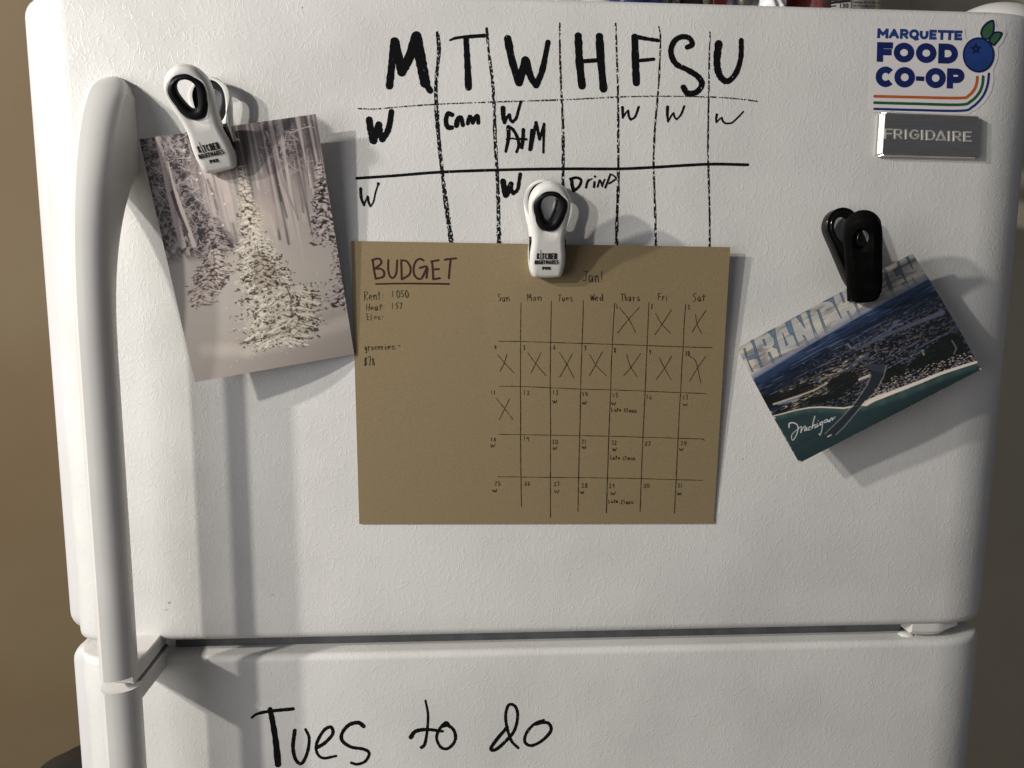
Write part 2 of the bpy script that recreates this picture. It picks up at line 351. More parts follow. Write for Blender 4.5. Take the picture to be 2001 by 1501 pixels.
# handles ------------------------------------------------------------
def loft(name, secs, mat, parent, capends=True, closed=False):
    n = len(secs[0]); V = [p for s in secs for p in s]; Fc = []
    for i in range(len(secs)-1):
        for j in range(n): Fc.append((i*n+j, i*n+(j+1) % n, (i+1)*n+(j+1) % n, (i+1)*n+j))
    if capends: Fc.append(tuple(reversed(range(n)))); Fc.append(tuple((len(secs)-1)*n+j for j in range(n)))
    o = mesh(name, V, Fc, mat, parent); smooth_angle(o, 38)
    bm = bmesh.new(); bm.from_mesh(o.data); bmesh.ops.recalc_face_normals(bm, faces=bm.faces[:]); bm.to_mesh(o.data); bm.free()
    smooth_angle(o, 20)
    return o
def hsec(z, xl, xr, g, f, zt=0.0):
    """cross-section: narrow facet on the left, gently domed front, rounded right side"""
    d = f-g; wd = xr-xl; k = min(1, d/.02)
    pts = [(xl, g), (xl, g+d*.35), (xl+.0008, f-.012*k), (xl+.0035, f-.0060*k), (xl+.0085, f-.0008*k)]
    for a in np.linspace(12, 90, 12): pts.append((xl+.0085+(wd-.0085)*math.sin(R(a)), f-.0008*k-min(.0115, d*.6)*k*(1-math.cos(R(a)))))
    pts += [(xr, g+d*.12), (xr-.0008, g)]
    return [(x, -max(y, -.004), z+zt*(x-xl)) for x, y in pts]
def hx(z):  # handle edges drift very slightly with height
    return -.3485+(.2-z)*0.0, -.3218+(.2-z)*.0
secs = []
zs = list(np.linspace(.4540, .40, 22))+list(np.linspace(.395, .28, 24))+list(np.linspace(.27, .0025, 14))
for z in zs:
    xl, xr = hx(z)
    t = max(0, .4545-z)
    f = .0655*(1-math.exp(-(t/.052)**.9)) if t > 0 else 0
    f = .0665*math.sin(min(math.pi/2, math.pi/2*(t/.20)**.53))
    if z > .384: g = -.003
    else: g = .0465*math.sin(min(math.pi/2, math.pi/2*((.384-z)/.13)**.75))
    # arched top outline
    if z > .438:
        q = (z-.438)/(.4545-.438); a_ = 1-math.sqrt(max(0, 1-q*q)); xl2 = xl+.0120*a_; xr2 = xr-.0135*a_
    else: xl2, xr2 = xl, xr
    # the mounting foot is slightly wider than the grip
    fl = max(0, min(1, (z-.30)/.09)); xr2 += .0028*fl*fl*(1 if z < .44 else .6)
    secs.append(hsec(z, xl2, xr2, g, max(f, .0008)))
loft('handle', secs, M['plastic'], fz)
secs = []
for z in list(np.linspace(-.0070, -.012, 3))+list(np.linspace(-.03, -.5, 12)):
    xl, xr = hx(z); secs.append(hsec(z, xl, xr+.0016, .0465, .0665))
lh = loft('handle', secs, M['plastic'], rf)
def prism(name, P, ztop, zbot, mat, parent, bev=.0008):
    """P plan outline [(x, y)], ztop(y), zbot(y)"""
    n = len(P); V = [(x, y, ztop(y)) for x, y in P]+[(x, y, zbot(y)) for x, y in P]
    Fc = [tuple(range(n)), tuple(reversed(range(n, 2*n)))]+[(i, n+i, n+(i+1) % n, (i+1) % n) for i in range(n)]
    bm = bmesh.new(); vs = [bm.verts.new(v) for v in V]
    for f in Fc: bm.faces.new([vs[i] for i in f])
    bmesh.ops.recalc_face_normals(bm, faces=bm.faces[:]); bmesh.ops.bevel(bm, geom=bm.edges[:], offset=bev, segments=2, affect='EDGES')
    bm.verts.index_update(); V = [v.co.copy() for v in bm.verts]; Fc = [[v.index for v in f.verts] for f in bm.faces]; bm.free()
    o = mesh(name, V, Fc, mat, parent); smooth_angle(o); return o
prism('handle_bracket', [(-.3475,.012),(-.3475,-.050),(-.322,-.056),(-.3222,-.030),(-.3245,.012)], lambda y: .0070+.004*max(0, -y-.02)/.03, lambda y: -.0045, M['plastic'], fz)
prism('handle_bracket', [(-.346,.010),(-.346,-.047),(-.3215,-.047),(-.3225,.010)], lambda y: -.0046, lambda y: -.0070, M['gasket'], fz)
prism('handle_bracket', [(-.3475,.012),(-.3475,-.050),(-.3205,-.0545),(-.3208,-.030),(-.3215,.012)], lambda y: -.0072, lambda y: -.0215, M['plastic'], rf)

# hinge parts ----------------------------------------------------------
def blob(name, c, s, mat, parent, flat=None):
    bm = bmesh.new(); bmesh.ops.create_uvsphere(bm, u_segments=24, v_segments=14, radius=1)
    for v in bm.verts:
        v.co = Vector((c[0]+v.co.x*s[0], c[1]+v.co.y*s[1], c[2]+(max(v.co.z, flat) if flat is not None else v.co.z)*s[2]))
    V = [v.co.copy() for v in bm.verts]; Fc = [[v.index for v in f.verts] for f in bm.faces]; bm.free()
    return mesh(name, V, Fc, mat, parent, smooth=True)
# lower hinge cover: a boat-shaped cap under the freezer door
secs = []
for t in np.linspace(0, 1, 13):
    x = .330+.046*t; zb = -.0078-.0026*math.sin(math.pi*min(1, .12+t*.95))+.004*max(0, t-.6)
    y0 = .0035+.014*max(0, t-.55)
    secs.append([(x, y0, .0015), (x, y0, zb*.6), (x, y0+.003, zb), (x, .050, zb), (x, .050, .0015)])
loft('hinge_cover', secs, M['plastic'], fridge)
box('hinge_pin', .3785, .3860, .030, .042, -.012, .003, M['steel'], fridge, .0006)
blob('screw_cap', (at(1772,1248,.012)[0], .014, -.0140), (.0072, .0060, .0030), M['plastic'], rf)
blob('screw_cap', (at(1748,1229,.03)[0], .045, -.0002), (.010, .006, .0035), M['plastic'], fz)
# top hinge cover
blob('hinge_cover', (.385, .045, H-.004), (.038, .034, .0235), M['plastic'], fridge)

# ------------------------------------------------------------------ marker writing on the doors
def c2(P): return [(650+x/3.335, y/3.335) for x, y in P]
def c3(P): return [(1100+x/3.335, y/3.335) for x, y in P]
def c8(P): return [(450+x/2.8586, 1320+y/2.8586) for x, y in P]
def marks(name, strokes, mat, parent, conv, k, label=None, jit=.10):
    ik = Ink(sdoor)
    for st in strokes:
        P, wd = st[0], st[1]; w2 = st[2] if len(st) > 2 else wd
        g = 1.08 if mat is M['ink_dry'] else 1.32 if k > 2 else 1.0; ik.stroke(conv(P), g*wd/k, g*w2/k, jit=jit)
    return ik.build(name, mat, parent, label)
K = 3.335
marks('marker_letter', [([(400,268),(385,420),(370,560)],38),([(405,270),(450,472)],42),([(450,470),(500,370),(545,235)],46,50),([(545,240),(575,400),(602,540)],52),([(600,535),(635,592)],30)], M['ink'], fz, c2, K, 'thick black letter M heading the calendar')
marks('marker_letter', [([(765,262),(820,245),(990,232)],10,20),([(870,262),(878,420),(885,570)],30,34)], M['ink'], fz, c2, K, 'black letter T between the first two lines')
marks('marker_letter', [([(1140,252),(1170,400),(1215,540)],38),([(1215,540),(1255,390)],38),([(1258,392),(1290,500),(1325,555)],38,34),([(1325,555),(1365,460),(1403,275)],34,26)], M['ink'], fz, c2, K, 'black letter W heading the third column')
marks('marker_letter', [([(1600,235),(1608,400),(1625,560)],38),([(1738,238),(1748,400),(1765,580)],38),([(1620,400),(1740,392)],20)], M['ink'], fz, c2, K, 'black letter H heading the fourth column')
marks('marker_letter', [([(468,242),(472,400),(478,540)],36),([(470,238),(540,252),(620,264)],22,18),([(480,397),(530,392),(590,386)],18)], M['ink'], fz, c3, K, 'black letter F heading the fifth column')
marks('marker_letter', [([(810,308),(842,290),(825,250),(775,240),(725,270),(703,340),(735,415),(810,455),(880,500),(905,550),(870,600),(812,608),(785,570)],26,30)], M['ink'], fz, c3, K, 'black curved letter S heading the sixth column')
marks('marker_letter', [([(1015,285),(1003,400),(1020,490),(1070,530),(1125,480),(1158,380),(1162,262)],38,24)], M['ink'], fz, c3, K, 'black letter U heading the last column')
for P, a, b, cv, mt in (
  ([(683,215),(692,330),(676,500),(672,600),(682,800),(700,1000),(722,1200),(745,1380),(766,1530),(778,1620)],22,27,c2,'d'),
  ([(1003,185),(1018,350),(1040,520),(1052,700),(1058,900),(1070,1100),(1078,1300),(1082,1500),(1085,1625)],16,25,c2,'d'),
  ([(1480,150),(1481,350),(1490,600),(1500,800),(1502,1000),(1500,1190),(1500,1560)],9,22,c2,'d'),
  ([(343,152),(350,350),(358,600),(360,900),(360,1200),(352,1400),(350,1500),(350,1625)],9,22,c3,'d'),
  ([(625,175),(635,250),(630,420),(620,600),(600,820),(590,1050),(596,1250),(602,1450),(606,1625)],9,14,c3,'d'),
  ([(958,210),(953,400),(950,600),(946,850),(945,1000),(952,1250),(956,1450),(955,1625)],9,12,c3,'d')):
    marks('marker_line', [(P, a, b)], M['ink_dry'], fz, cv, K, jit=.22)
marks('marker_line', [([(700,212.3),(735,213),(780,209),(850,204),(962,199.5),(1100,195),(1208,189.6),(1290,188),(1385,189.5),(1440,193),(1479,198)],2.6)], M['ink_faint'], fz, lambda P: P, 1, 'thin grey horizontal line under the headings', .3)
marks('marker_line', [([(697,348.5),(770,343.5),(860,336.5),(980,332),(1100,330),(1208,330),(1277,327),(1383,321),(1461,322)],5.6,5.8)], M['ink'], fz, lambda P: P, 1, 'solid black horizontal line across the calendar', .04)
marks('marker_entry', [([(238,780),(248,850),(262,918)],34),([(268,920),(285,860),(300,812)],34),([(300,812),(308,870),(325,905)],32),([(322,908),(355,860),(372,800),(382,728)],32,28)], M['ink'], fz, c2, K, 'very bold letter W in the first column')
marks('marker_entry', [([(778,748),(750,742),(738,785),(748,828),(775,832)],24),([(806,818),(815,778),(835,768),(848,815)],26,22),([(880,805),(888,765),(900,765),(912,800)],20),([(912,800),(928,765),(945,757),(948,800)],20)], M['ink'], fz, c2, K, 'short bold word in the second column')
marks('marker_entry', [([(1110,705),(1112,760),(1120,798)],26,20),([(1120,798),(1135,765),(1152,748)],16),([(1152,748),(1158,780),(1172,795)],16),([(1172,795),(1195,770),(1210,720),(1226,662)],16,13)], M['ink'], fz, c2, K, 'letter W touching the thin grey line')
marks('marker_entry', [([(1145,828),(1145,900),(1128,988)],22,14),([(1145,828),(1175,845),(1205,900),(1212,950),(1198,990)],18,14),([(1132,908),(1170,902),(1210,912)],9),([(1242,845),(1240,900),(1232,962)],18),([(1218,906),(1262,908)],12),([(1298,850),(1292,920),(1285,975)],18),([(1290,972),(1308,880),(1325,798)],16),([(1325,798),(1338,860),(1347,908)],14),([(1347,908),(1362,860),(1376,808)],13),([(1376,808),(1374,900),(1372,995)],14,10)], M['ink'], fz, c2, K, 'letters A plus M below the third heading')
for P in ([([(388,700),(390,768)],15,11),([(390,768),(410,735),(425,722)],9),([(425,722),(430,760),(442,780)],12),([(442,780),(470,760),(493,697)],10,12)],
          [([(682,697),(680,750),(685,793)],16,11),([(685,793),(705,755),(720,737)],9),([(720,737),(728,765),(742,778)],10),([(742,778),(770,745),(790,692)],8,11)],
          [([(1003,747),(998,775),(1000,798)],13,9),([(1000,798),(1018,778),(1035,767)],8),([(1035,767),(1042,790),(1060,805)],10),([(1060,805),(1100,800),(1140,765),(1175,728)],9,8)]):
    marks('marker_entry', P, M['ink'], fz, c3, K)
marks('marker_entry', [([(182,1230),(186,1290),(205,1338)],16,12),([(205,1338),(215,1310),(228,1282)],9),([(228,1282),(235,1320),(246,1345)],13,10),([(246,1345),(265,1315),(280,1250),(298,1197)],8,8),([(296,1200),(297,1196)],14)], M['ink'], fz, c2, K, 'thin letter W in the second row')
marks('marker_entry', [([(1110,1182),(1118,1230),(1128,1272)],30),([(1132,1270),(1150,1230),(1162,1200)],28),([(1160,1200),(1165,1240),(1178,1260)],20),([(1175,1262),(1205,1235),(1215,1180),(1222,1135)],18)], M['ink'], fz, c2, K, 'bold letter W left of the centre clip')
marks('marker_entry', [([(48,1166),(90,1158),(118,1175),(105,1215),(68,1245)],14),([(55,1168),(60,1210),(70,1243)],18),([(150,1222),(158,1190),(168,1172)],12),([(165,1178),(188,1166)],8),([(205,1188),(202,1218)],13),([(208,1150),(209,1151)],12),([(225,1218),(238,1175),(248,1190),(256,1215)],9),([(256,1212),(266,1180),(272,1170)],8),([(275,1222),(292,1180),(308,1135)],11,9),([(308,1135),(330,1145),(343,1165),(300,1196)],8,9)], M['ink'], fz, c3, K, 'word written right of the centre clip')
K8 = 2.8586
for P, l in (([([(120,236),(150,215),(220,200),(350,187)],10,16),([(222,190),(238,270),(255,380),(266,495)],22,29)], 'large black letter T on the lower door'),
  ([([(360,308),(350,400),(365,470),(398,492),(430,430),(440,350),(420,302)],17,12)], 'large black letter u on the lower door'),
  ([([(482,405),(530,375),(572,325),(560,288),(520,310),(482,380),(485,435),(520,462),(590,450)],16,11)], 'large black letter e on the lower door'),
  ([([(745,284),(715,264),(665,275),(625,320),(625,365),(675,400),(745,412),(775,435),(755,478),(710,496),(675,488)],18,11)], 'large black letter s on the lower door'),
  ([([(1090,140),(1104,220),(1098,320),(1085,385),(1068,402)],9,15),([(1008,345),(1035,312),(1100,302),(1185,312)],19,12)], 'black letter t with a wavy crossbar'),
  ([([(1230,290),(1205,262),(1168,300),(1152,350),(1175,400),(1215,408),(1255,365),(1250,310),(1215,280),(1180,285)],11,15)], 'black letter o with a loop at its top'),
  ([([(1608,405),(1570,365),(1545,290),(1538,220),(1555,165),(1590,172),(1605,225),(1585,310),(1530,375),(1480,415),(1455,408),(1490,355),(1545,290)],12,15)], 'black looped letter d'),
  ([([(1750,250),(1700,270),(1655,320),(1645,370),(1680,392),(1740,365),(1790,310),(1780,270),(1745,262),(1705,272)],12,15)], 'black letter o at the end of the note')):
    marks('marker_letter', P, M['ink'], rf, c8, K8, l)

M['stain'] = ink_mat('faint_brown_smudge', (.42,.36,.28), .40, .6, 900, (1,1,1))
for (x, y, a, b_) in ((532,1163,5,1.8),(275,789,2.2,1.6),(330,1178,5,3),(326,1192,4,2.5),(296,1305,9,4),(357,1312,3,1.6),(1590,1220,3,1.5),(990,130,1.5,1.2),(1262,248,1.6,1.4),(612,870,1.5,1.2),(1480,1150,2,1.5)):
    ik = Ink(sdoor); ik.poly([(x+a*math.cos(t)*random.uniform(.7, 1.2), y+b_*math.sin(t)*random.uniform(.7, 1.2)) for t in np.linspace(0, 6.28, 13)[:-1]]); ik.build('smudge', M['stain'], rf if y > 1250 else fz)

# ------------------------------------------------------------------ BADGE
M['badge'] = pbr('brushed_steel', (.30,.28,.26), .36, 1.0); mixnoise(M['badge'], (.60,.57,.535), (.53,.50,.47), 300, 2, stretch=(.15,1,3))
M['letter_metal'] = pbr('bright_nickel', (.72,.69,.65), .38, .45); mixnoise(M['letter_metal'], (.74,.71,.67), (.6,.58,.54), 200)
def quad_at(P, y): return [at(px, py, y) for px, py in P]
TB = .0058
bq = [(1716,221),(1907,228),(1904,312),(1710,307)]
base = quad_at(bq, -.0005); c = sum(base)/4
def insetq(q, d, y):
    c = sum(q)/4; o = []
    for p in q:
        s = np.sign(p-c); o.append(np.array([p[0]-s[0]*d, y, p[2]-s[2]*d]))
    return o
T = []
def insetb(q, dl, dr, y):
    c = sum(q)/4; o = []
    for p in q:
        o.append(np.array([p[0]+(dl if p[0] < c[0] else -dr), y, p[2]-np.sign(p[2]-c[2])*dr]))
    return o
for dl, dr, y in ((0,0,0), (0,0,-.0030), (.0004,.0002,-.0036), (.0024,.0010,-.0056), (.0030,.0014,-.0060)): T.append(insetb(base, dl, dr, y))
V = [p for t in T for p in t]; Fc = []
for i in range(len(T)-1):
    for j in range(4): Fc.append((i*4+j, i*4+(j+1) % 4, (i+1)*4+(j+1) % 4, (i+1)*4+j))
Fc.append(tuple((len(T)-1)*4+j for j in range(4)))
badge = mesh('name_badge', V, Fc, M['badge'], fridge, label='brushed metal badge with raised lettering below the sticker')
bmx = bmesh.new(); bmx.from_mesh(badge.data); bmesh.ops.bevel(bmx, geom=[e for e in bmx.edges if abs(e.verts[0].co.y-e.verts[1].co.y) > .0005], offset=.0016, segments=3, affect='EDGES'); bmesh.ops.recalc_face_normals(bmx, faces=bmx.faces[:]); bmx.to_mesh(badge.data); bmx.free(); smooth_angle(badge, 20)
def raised(o, h):
    bm = bmesh.new(); bm.from_mesh(o.data)
    r = bmesh.ops.extrude_face_region(bm, geom=bm.faces[:]); 
    for v in [g for g in r['geom'] if isinstance(g, bmesh.types.BMVert)]: v.co.y -= h
    bmesh.ops.recalc_face_normals(bm, faces=bm.faces[:]); bm.to_mesh(o.data); bm.free()
sb = lambda px, py, off: at(px, py, -.0060-off)
for ch, x0, x1 in zip('FRIGIDΔIRE', (915,990,1072,1112,1199,1240,1318,1408,1450,1533), (975,1052,1092,1182,1219,1310,1394,1428,1512,1592)):
    f0 = (x0-915)/677; ik = Ink(sb); ik.off = .00005
    yt = 1006+24*f0; yb = 1084+26*f0
    caps(ik, ch, 1500+x0/4, 1500+x1/4, yt/4, (yt+1)/4, yb/4, (yb+1)/4, 2.9)
    o = ik.build('badge_letter', M['letter_metal'], badge); raised(o, .0005)

# ------------------------------------------------------------------ STICKER
def k4(x, y): return (1690+x/7.146, 30+y/7.146)
M['vinyl'] = pbr('white_vinyl', (.78,.75,.745), .35)
mixnoise(M['vinyl'], (.79,.76,.755), (.76,.73,.725), 30); 
M['navy'] = pbr('navy_print', (.006,.016,.105), .4); mixnoise(M['navy'], (.006,.016,.105), (.008,.02,.125), 90)
M['blue'] = pbr('blue_print', (.013,.045,.20), .4); mixnoise(M['blue'], (.012,.042,.19), (.016,.055,.23), 60)
M['dnavy'] = pbr('dark_navy_print', (.004,.010,.055), .4); mixnoise(M['dnavy'], (.004,.010,.055), (.005,.012,.07), 60)
M['mblue'] = pbr('mid_blue_print', (.008,.028,.15), .4); mixnoise(M['mblue'], (.008,.028,.15), (.01,.034,.18), 60)
M['green'] = pbr('leaf_green_print', (.035,.115,.045), .4); mixnoise(M['green'], (.035,.115,.045), (.045,.14,.055), 60)
M['dgreen'] = pbr('dark_green_print', (.014,.095,.032), .4); mixnoise(M['dgreen'], (.014,.095,.032), (.02,.11,.04), 60)
M['orange'] = pbr('orange_print', (.50,.105,.018), .4); mixnoise(M['orange'], (.50,.105,.018), (.55,.12,.022), 60)
def chain(P, n=10): return [tuple(p) for p in catmull(P, n)]
out = [(95,150),(300,140),(700,150),(1370,165),(1400,185),(1410,310),(1430,330),(1560,300),(1600,190),(1680,80),(1770,30),(1830,60),(1845,180),(1950,205),(1975,260),(1930,370),(1860,450),(1865,560),(1840,660),(1790,760),(1800,900),(1770,1060),(1680,1210),(1560,1320),(1430,1385),(1200,1385),(800,1370),(400,1355),(120,1360),(60,1330),(55,1200),(70,900),(80,500)]
stk = empty('sticker', at(*k4(900,760), -.0005), 'white food co-op sticker with blue lettering, a blueberry and coloured stripes', 'sticker')
ik = Ink(sdoor); ik.off = .0002
pts = [k4(*p) for p in out]
# a fan would fold where the outline is not star shaped: triangulate by scan strips instead
def fillpoly(surf, pts, off, step=4.0):
    P = np.array(pts); y0, y1 = P[:,1].min(), P[:,1].max(); V = []; Fc = []; ys = np.linspace(y0+.01, y1-.01, max(3, int((y1-y0)/step)))
    def spans(y):
        xs = []
        for a, b in zip(P, np.roll(P, -1, 0)):
            if (a[1] > y) != (b[1] > y): xs.append(a[0]+(y-a[1])/(b[1]-a[1])*(b[0]-a[0]))
        xs.sort(); return [(xs[i], xs[i+1]) for i in range(0, len(xs)-1, 2)]
    prev = spans(ys[0])
    for ya, yb in zip(ys[:-1], ys[1:]):
        cur = spans(yb)
        pairs = []
        if len(cur) == len(prev): pairs = list(zip(prev, cur))
        else:
            for c_ in cur:
                for p_ in prev:
                    lo = max(c_[0], p_[0]); hi = min(c_[1], p_[1])
                    if hi > lo: pairs.append(((lo if len(cur) < len(prev) and 0 else max(p_[0], lo-30) if len(prev) > len(cur) else lo, min(p_[1], hi+30) if len(prev) > len(cur) else hi), (lo, hi) if len(prev) > len(cur) else c_))
        for (a0, a1), (b0, b1) in pairs:
            n = max(1, int((a1-a0)/12)); k = len(V)
            for i in range(n+1):
                V.append(surf(a0+(a1-a0)*i/n, ya, off)); V.append(surf(b0+(b1-b0)*i/n, yb, off))
            for i in range(n): Fc.append((k+2*i, k+2*i+1, k+2*i+3, k+2*i+2))
        prev = cur
    return V, Fc
V, Fc = fillpoly(sdoor, pts, .0003, 2.0)
mesh('backing', V, Fc, M['vinyl'], stk)
def stext(s, xs, top, bot, sw, mat):
    for ch, (x0, x1) in zip(s, xs):
        ik = Ink(sdoor); ik.off = .00045
        a, b = k4(x0, 0)[0], k4(x1, 0)[0]
        f = lambda L, x: 30+(L[0]+(L[1]-L[0])*(x-150)/1200)/7.146
        if ch == '-':
            ik.stroke([k4(x0+30, (top[0]+bot[0])/2+28), k4(x1-30, (top[0]+bot[0])/2+31)], 9.0, curve=False, cap='square')
        else: caps(ik, ch, a, b, f(top, x0), f(top, x1), f(bot, x0), f(bot, x1), sw, sh=-1.0)
        ik.build('letter', mat, stk)
stext('MARQUETTE', [(174,328),(335,478),(490,608),(617,757),(765,888),(900,1002),(1015,1135),(1125,1245),(1250,1360)], (180,212), (318,350), 5.6, M['blue'])
stext('FOOD', [(168,390),(402,690),(712,1000),(1025,1300)], (372,400), (648,680), 12.4, M['navy'])
stext('CO-OP', [(150,412),(412,700),(715,828),(845,1130),(1145,1390)], (710,745), (1000,1025), 12.4, M['navy'])
for off, P, mt in ((0, [(135,1130),(700,1143),(1330,1155),(1450,1120),(1530,1030),(1562,940),(1570,860)], M['orange']), (0, [(135,1220),(700,1235),(1330,1248),(1480,1200),(1590,1090),(1640,970),(1652,855)], M['dgreen']), (0, [(133,1306),(700,1322),(1340,1333),(1500,1280),(1640,1140),(1710,980),(1732,815)], M['mblue'])):
    ik = Ink(sdoor); ik.off = .00045
    ik.stroke([k4(*p) for p in P], 5.4 if mt is not M['mblue'] else 4.6); ik.build('stripe', mt, stk)
def disc(cx, cy, rx, ry, off, name, mat):
    ik = Ink(sdoor); ik.off = off; ik.poly([k4(cx+rx*math.cos(a), cy+ry*math.sin(a)) for a in np.linspace(0, 2*math.pi, 41)[:-1]]); return ik.build(name, mat, stk)
for P, Q in (([(1640,330),(1610,250),(1640,160),(1710,90),(1790,60),(1812,110),(1812,200),(1790,270),(1720,340)], [(1660,310),(1640,245),(1665,175),(1720,120),(1778,92),(1788,130),(1785,200),(1765,262),(1715,320)]),
             ([(1720,350),(1760,270),(1810,228),(1870,222),(1925,245),(1905,310),(1850,385),(1795,430)], [(1748,352),(1780,290),(1820,255),(1868,248),(1895,262),(1880,305),(1835,365),(1793,398)])):
    V, Fc = fillpoly(sdoor, [k4(*p) for p in chain(P+[P[0]], 6)[:-1]], .00046, 1.0); mesh('leaf_outline', V, Fc, M['dnavy'], stk)
    V, Fc = fillpoly(sdoor, [k4(*p) for p in chain(Q+[Q[0]], 6)[:-1]], .00056, 1.0); mesh('leaf', V, Fc, M['green'], stk)
disc(1588, 553, 222, 247, .00062, 'berry_outline', M['dnavy']); disc(1588, 553, 198, 222, .00074, 'berry', M['blue'])
ik = Ink(sdoor); ik.off = .00086
st = [k4(1552+(82 if i % 2 == 0 else 42)*math.cos(R(-92+36*i)), 468+(90 if i % 2 == 0 else 46)*math.sin(R(-92+36*i))) for i in range(10)]
ik.poly(st); ik.build('berry_star', M['dnavy'], stk)
disc(1553, 468, 16, 16, .00100, 'berry_dot', M['blue'])

# ------------------------------------------------------------------ sheets of paper
def homog(c):
    """maps s,t in the unit square (t down) to pixels; corners TL TR BR BL"""
    A = []; b = []
    for (s, t), (x, y) in zip(((0,0),(1,0),(1,1),(0,1)), c):
        A.append([s,t,1,0,0,0,-s*x,-t*x]); b.append(x); A.append([0,0,0,s,t,1,-s*y,-t*y]); b.append(y)
    h = np.append(np.linalg.solve(np.array(A), np.array(b)), 1).reshape(3, 3); return h, np.linalg.inv(h)
def hap(h, x, y):
    d = h[2,0]*x+h[2,1]*y+h[2,2]; return (h[0,0]*x+h[0,1]*y+h[0,2])/d, (h[1,0]*x+h[1,1]*y+h[1,2])/d
def at_arr(PX, PY, Y):
    d = FW[None]+RT[None]*((PX-1000.5)/F)[:,None]-UP[None]*((PY-750.5)/F)[:,None]
    return CP[None]+d*((Y-CP[1])/d[:,1])[:,None]
def sheet(name, corners, depth, nu, nv, mat, parent, thick=.0004, img=None, edge_mat=None, wob=None):
    h, hi = homog(corners)
    s, t = np.meshgrid(np.linspace(0, 1, nu+1), np.linspace(0, 1, nv+1)); s = s.ravel(); t = t.ravel()
    px, py = hap(h, s, t)
    if wob: dx, dy = wob(s, t); px = px+dx; py = py+dy
    Pf = at_arr(px, py, -depth(s, t))
    idx = np.arange((nu+1)*(nv+1)).reshape(nv+1, nu+1)
    q = np.stack([idx[:-1,:-1], idx[1:,:-1], idx[1:,1:], idx[:-1,1:]], -1).reshape(-1, 4)
    me = bpy.data.meshes.new(name); me.from_pydata(Pf.tolist(), [], q.tolist()); me.materials.append(mat)
    me.polygons.foreach_set('use_smooth', [True]*len(me.polygons))
    if img is not None:
        ca = me.color_attributes.new('print', 'FLOAT_COLOR', 'POINT')
        ii = (np.clip(t*(img.shape[0]-1), 0, img.shape[0]-1)).round().astype(int); jj = (np.clip(s*(img.shape[1]-1), 0, img.shape[1]-1)).round().astype(int)
        c = np.ones((len(s), 4), np.float32); c[:,:3] = img[ii, jj]; ca.data.foreach_set('color', c.ravel())
    me.update(); o = bpy.data.objects.new(name, me); COL.objects.link(o); o.parent = parent; o.matrix_parent_inverse = PW(parent).inverted()
    # back and edges as a second closed shell
    bnd = list(idx[0,:])+list(idx[1:,-1])+list(idx[-1,-2::-1])+list(idx[-2:0:-1,0])
    step = max(1, len(bnd)//160); keep = bnd
    B = Pf.copy(); B[:,1] += thick
    k = 4 if nu > 60 else 1
    V = [Pf[i] for i in keep]+[B[i] for i in keep]; n = len(keep)
    Fc = [(i, n+i, n+(i+1) % n, (i+1) % n) for i in range(n)]
    si = np.linspace(0, nu, min(nu, 24)+1).round().astype(int); ti = np.linspace(0, nv, min(nv, 24)+1).round().astype(int)
    k0 = len(V); sub = idx[np.ix_(ti, si)]
    for i in sub.ravel(): V.append(B[i])
    W_ = len(si)
    for a in range(len(ti)-1):
        for b in range(W_-1): Fc.append((k0+a*W_+b, k0+a*W_+b+1, k0+(a+1)*W_+b+1, k0+(a+1)*W_+b))
    mesh('paper_back', V, Fc, edge_mat or mat, parent)
    def surf(px_, py_, off):
        ss, tt = hap(hi, px_, py_)
        return at(px_, py_, -float(depth(np.array([ss]), np.array([tt]))[0])-off)
    return o, surf

# --- kraft budget sheet
M['kraft'] = pbr('kraft_paper', (.235,.165,.088), .85, spec=.25)
mx = mixnoise(M['kraft'], (.280,.214,.120), (.246,.187,.103), 800, 4, .35, .65); bump(M['kraft'], 1500, .3, .0002, 4)
nt = M['kraft'].node_tree; L = nt.links.new
v = node(nt, 'ShaderNodeTexVoronoi'); v.inputs['Scale'].default_value = 160; lt = node(nt, 'ShaderNodeMath', operation='LESS_THAN'); lt.inputs[1].default_value = .07
sp = node(nt, 'ShaderNodeSeparateColor'); gt = node(nt, 'ShaderNodeMath', operation='GREATER_THAN'); gt.inputs[1].default_value = .90; ml = node(nt, 'ShaderNodeMath', operation='MULTIPLY'); ml2 = node(nt, 'ShaderNodeMath', operation='MULTIPLY'); ml2.inputs[1].default_value = .6
tc = node(nt, 'ShaderNodeTexCoord'); m3 = node(nt, 'ShaderNodeMix', data_type='RGBA'); m3.inputs[7].default_value = (.07,.04,.02,1)
L(tc.outputs['Object'], v.inputs['Vector']); L(v.outputs['Distance'], lt.inputs[0]); L(v.outputs['Color'], sp.inputs[0]); L(sp.outputs[0], gt.inputs[0]); L(lt.outputs[0], ml.inputs[0]); L(gt.outputs[0], ml.inputs[1]); L(ml.outputs[0], ml2.inputs[0]); L(ml2.outputs[0], m3.inputs[0]); L(mx.outputs[2], m3.inputs[6]); L(m3.outputs[2], nt.nodes['Principled BSDF'].inputs['Base Color'])
paper = empty('paper_sheet', at(1050, 740, -.003), 'brown kraft paper with a handwritten budget and calendar, held by the middle clip', 'paper')
def kd(s, t):
    return .0015+.0075*np.exp(-((s-.52)/.30)**2)*np.clip(1-t, 0, 1)**1.6+.0075*np.clip(s-.35, 0, 1)/.65*np.clip(1-t*1.05, 0, 1)**1.1
KC = [(686,471),(1427,483),(1395,1023),(702,1024)]
po, ksurf = sheet('paper_face', KC, kd, 60, 46, M['kraft'], paper, .0005, wob=lambda s, t: (0*s, 2.2*np.sin(math.pi*s)*np.where(t < .5, 1-2*t, 0)*0 + 0*s))
def q5(P): return [(680+x/5.0025, 440+y/5.0025) for x, y in P]
def q4(P): return [(950+x/4.002, 520+y/4.002) for x, y in P]
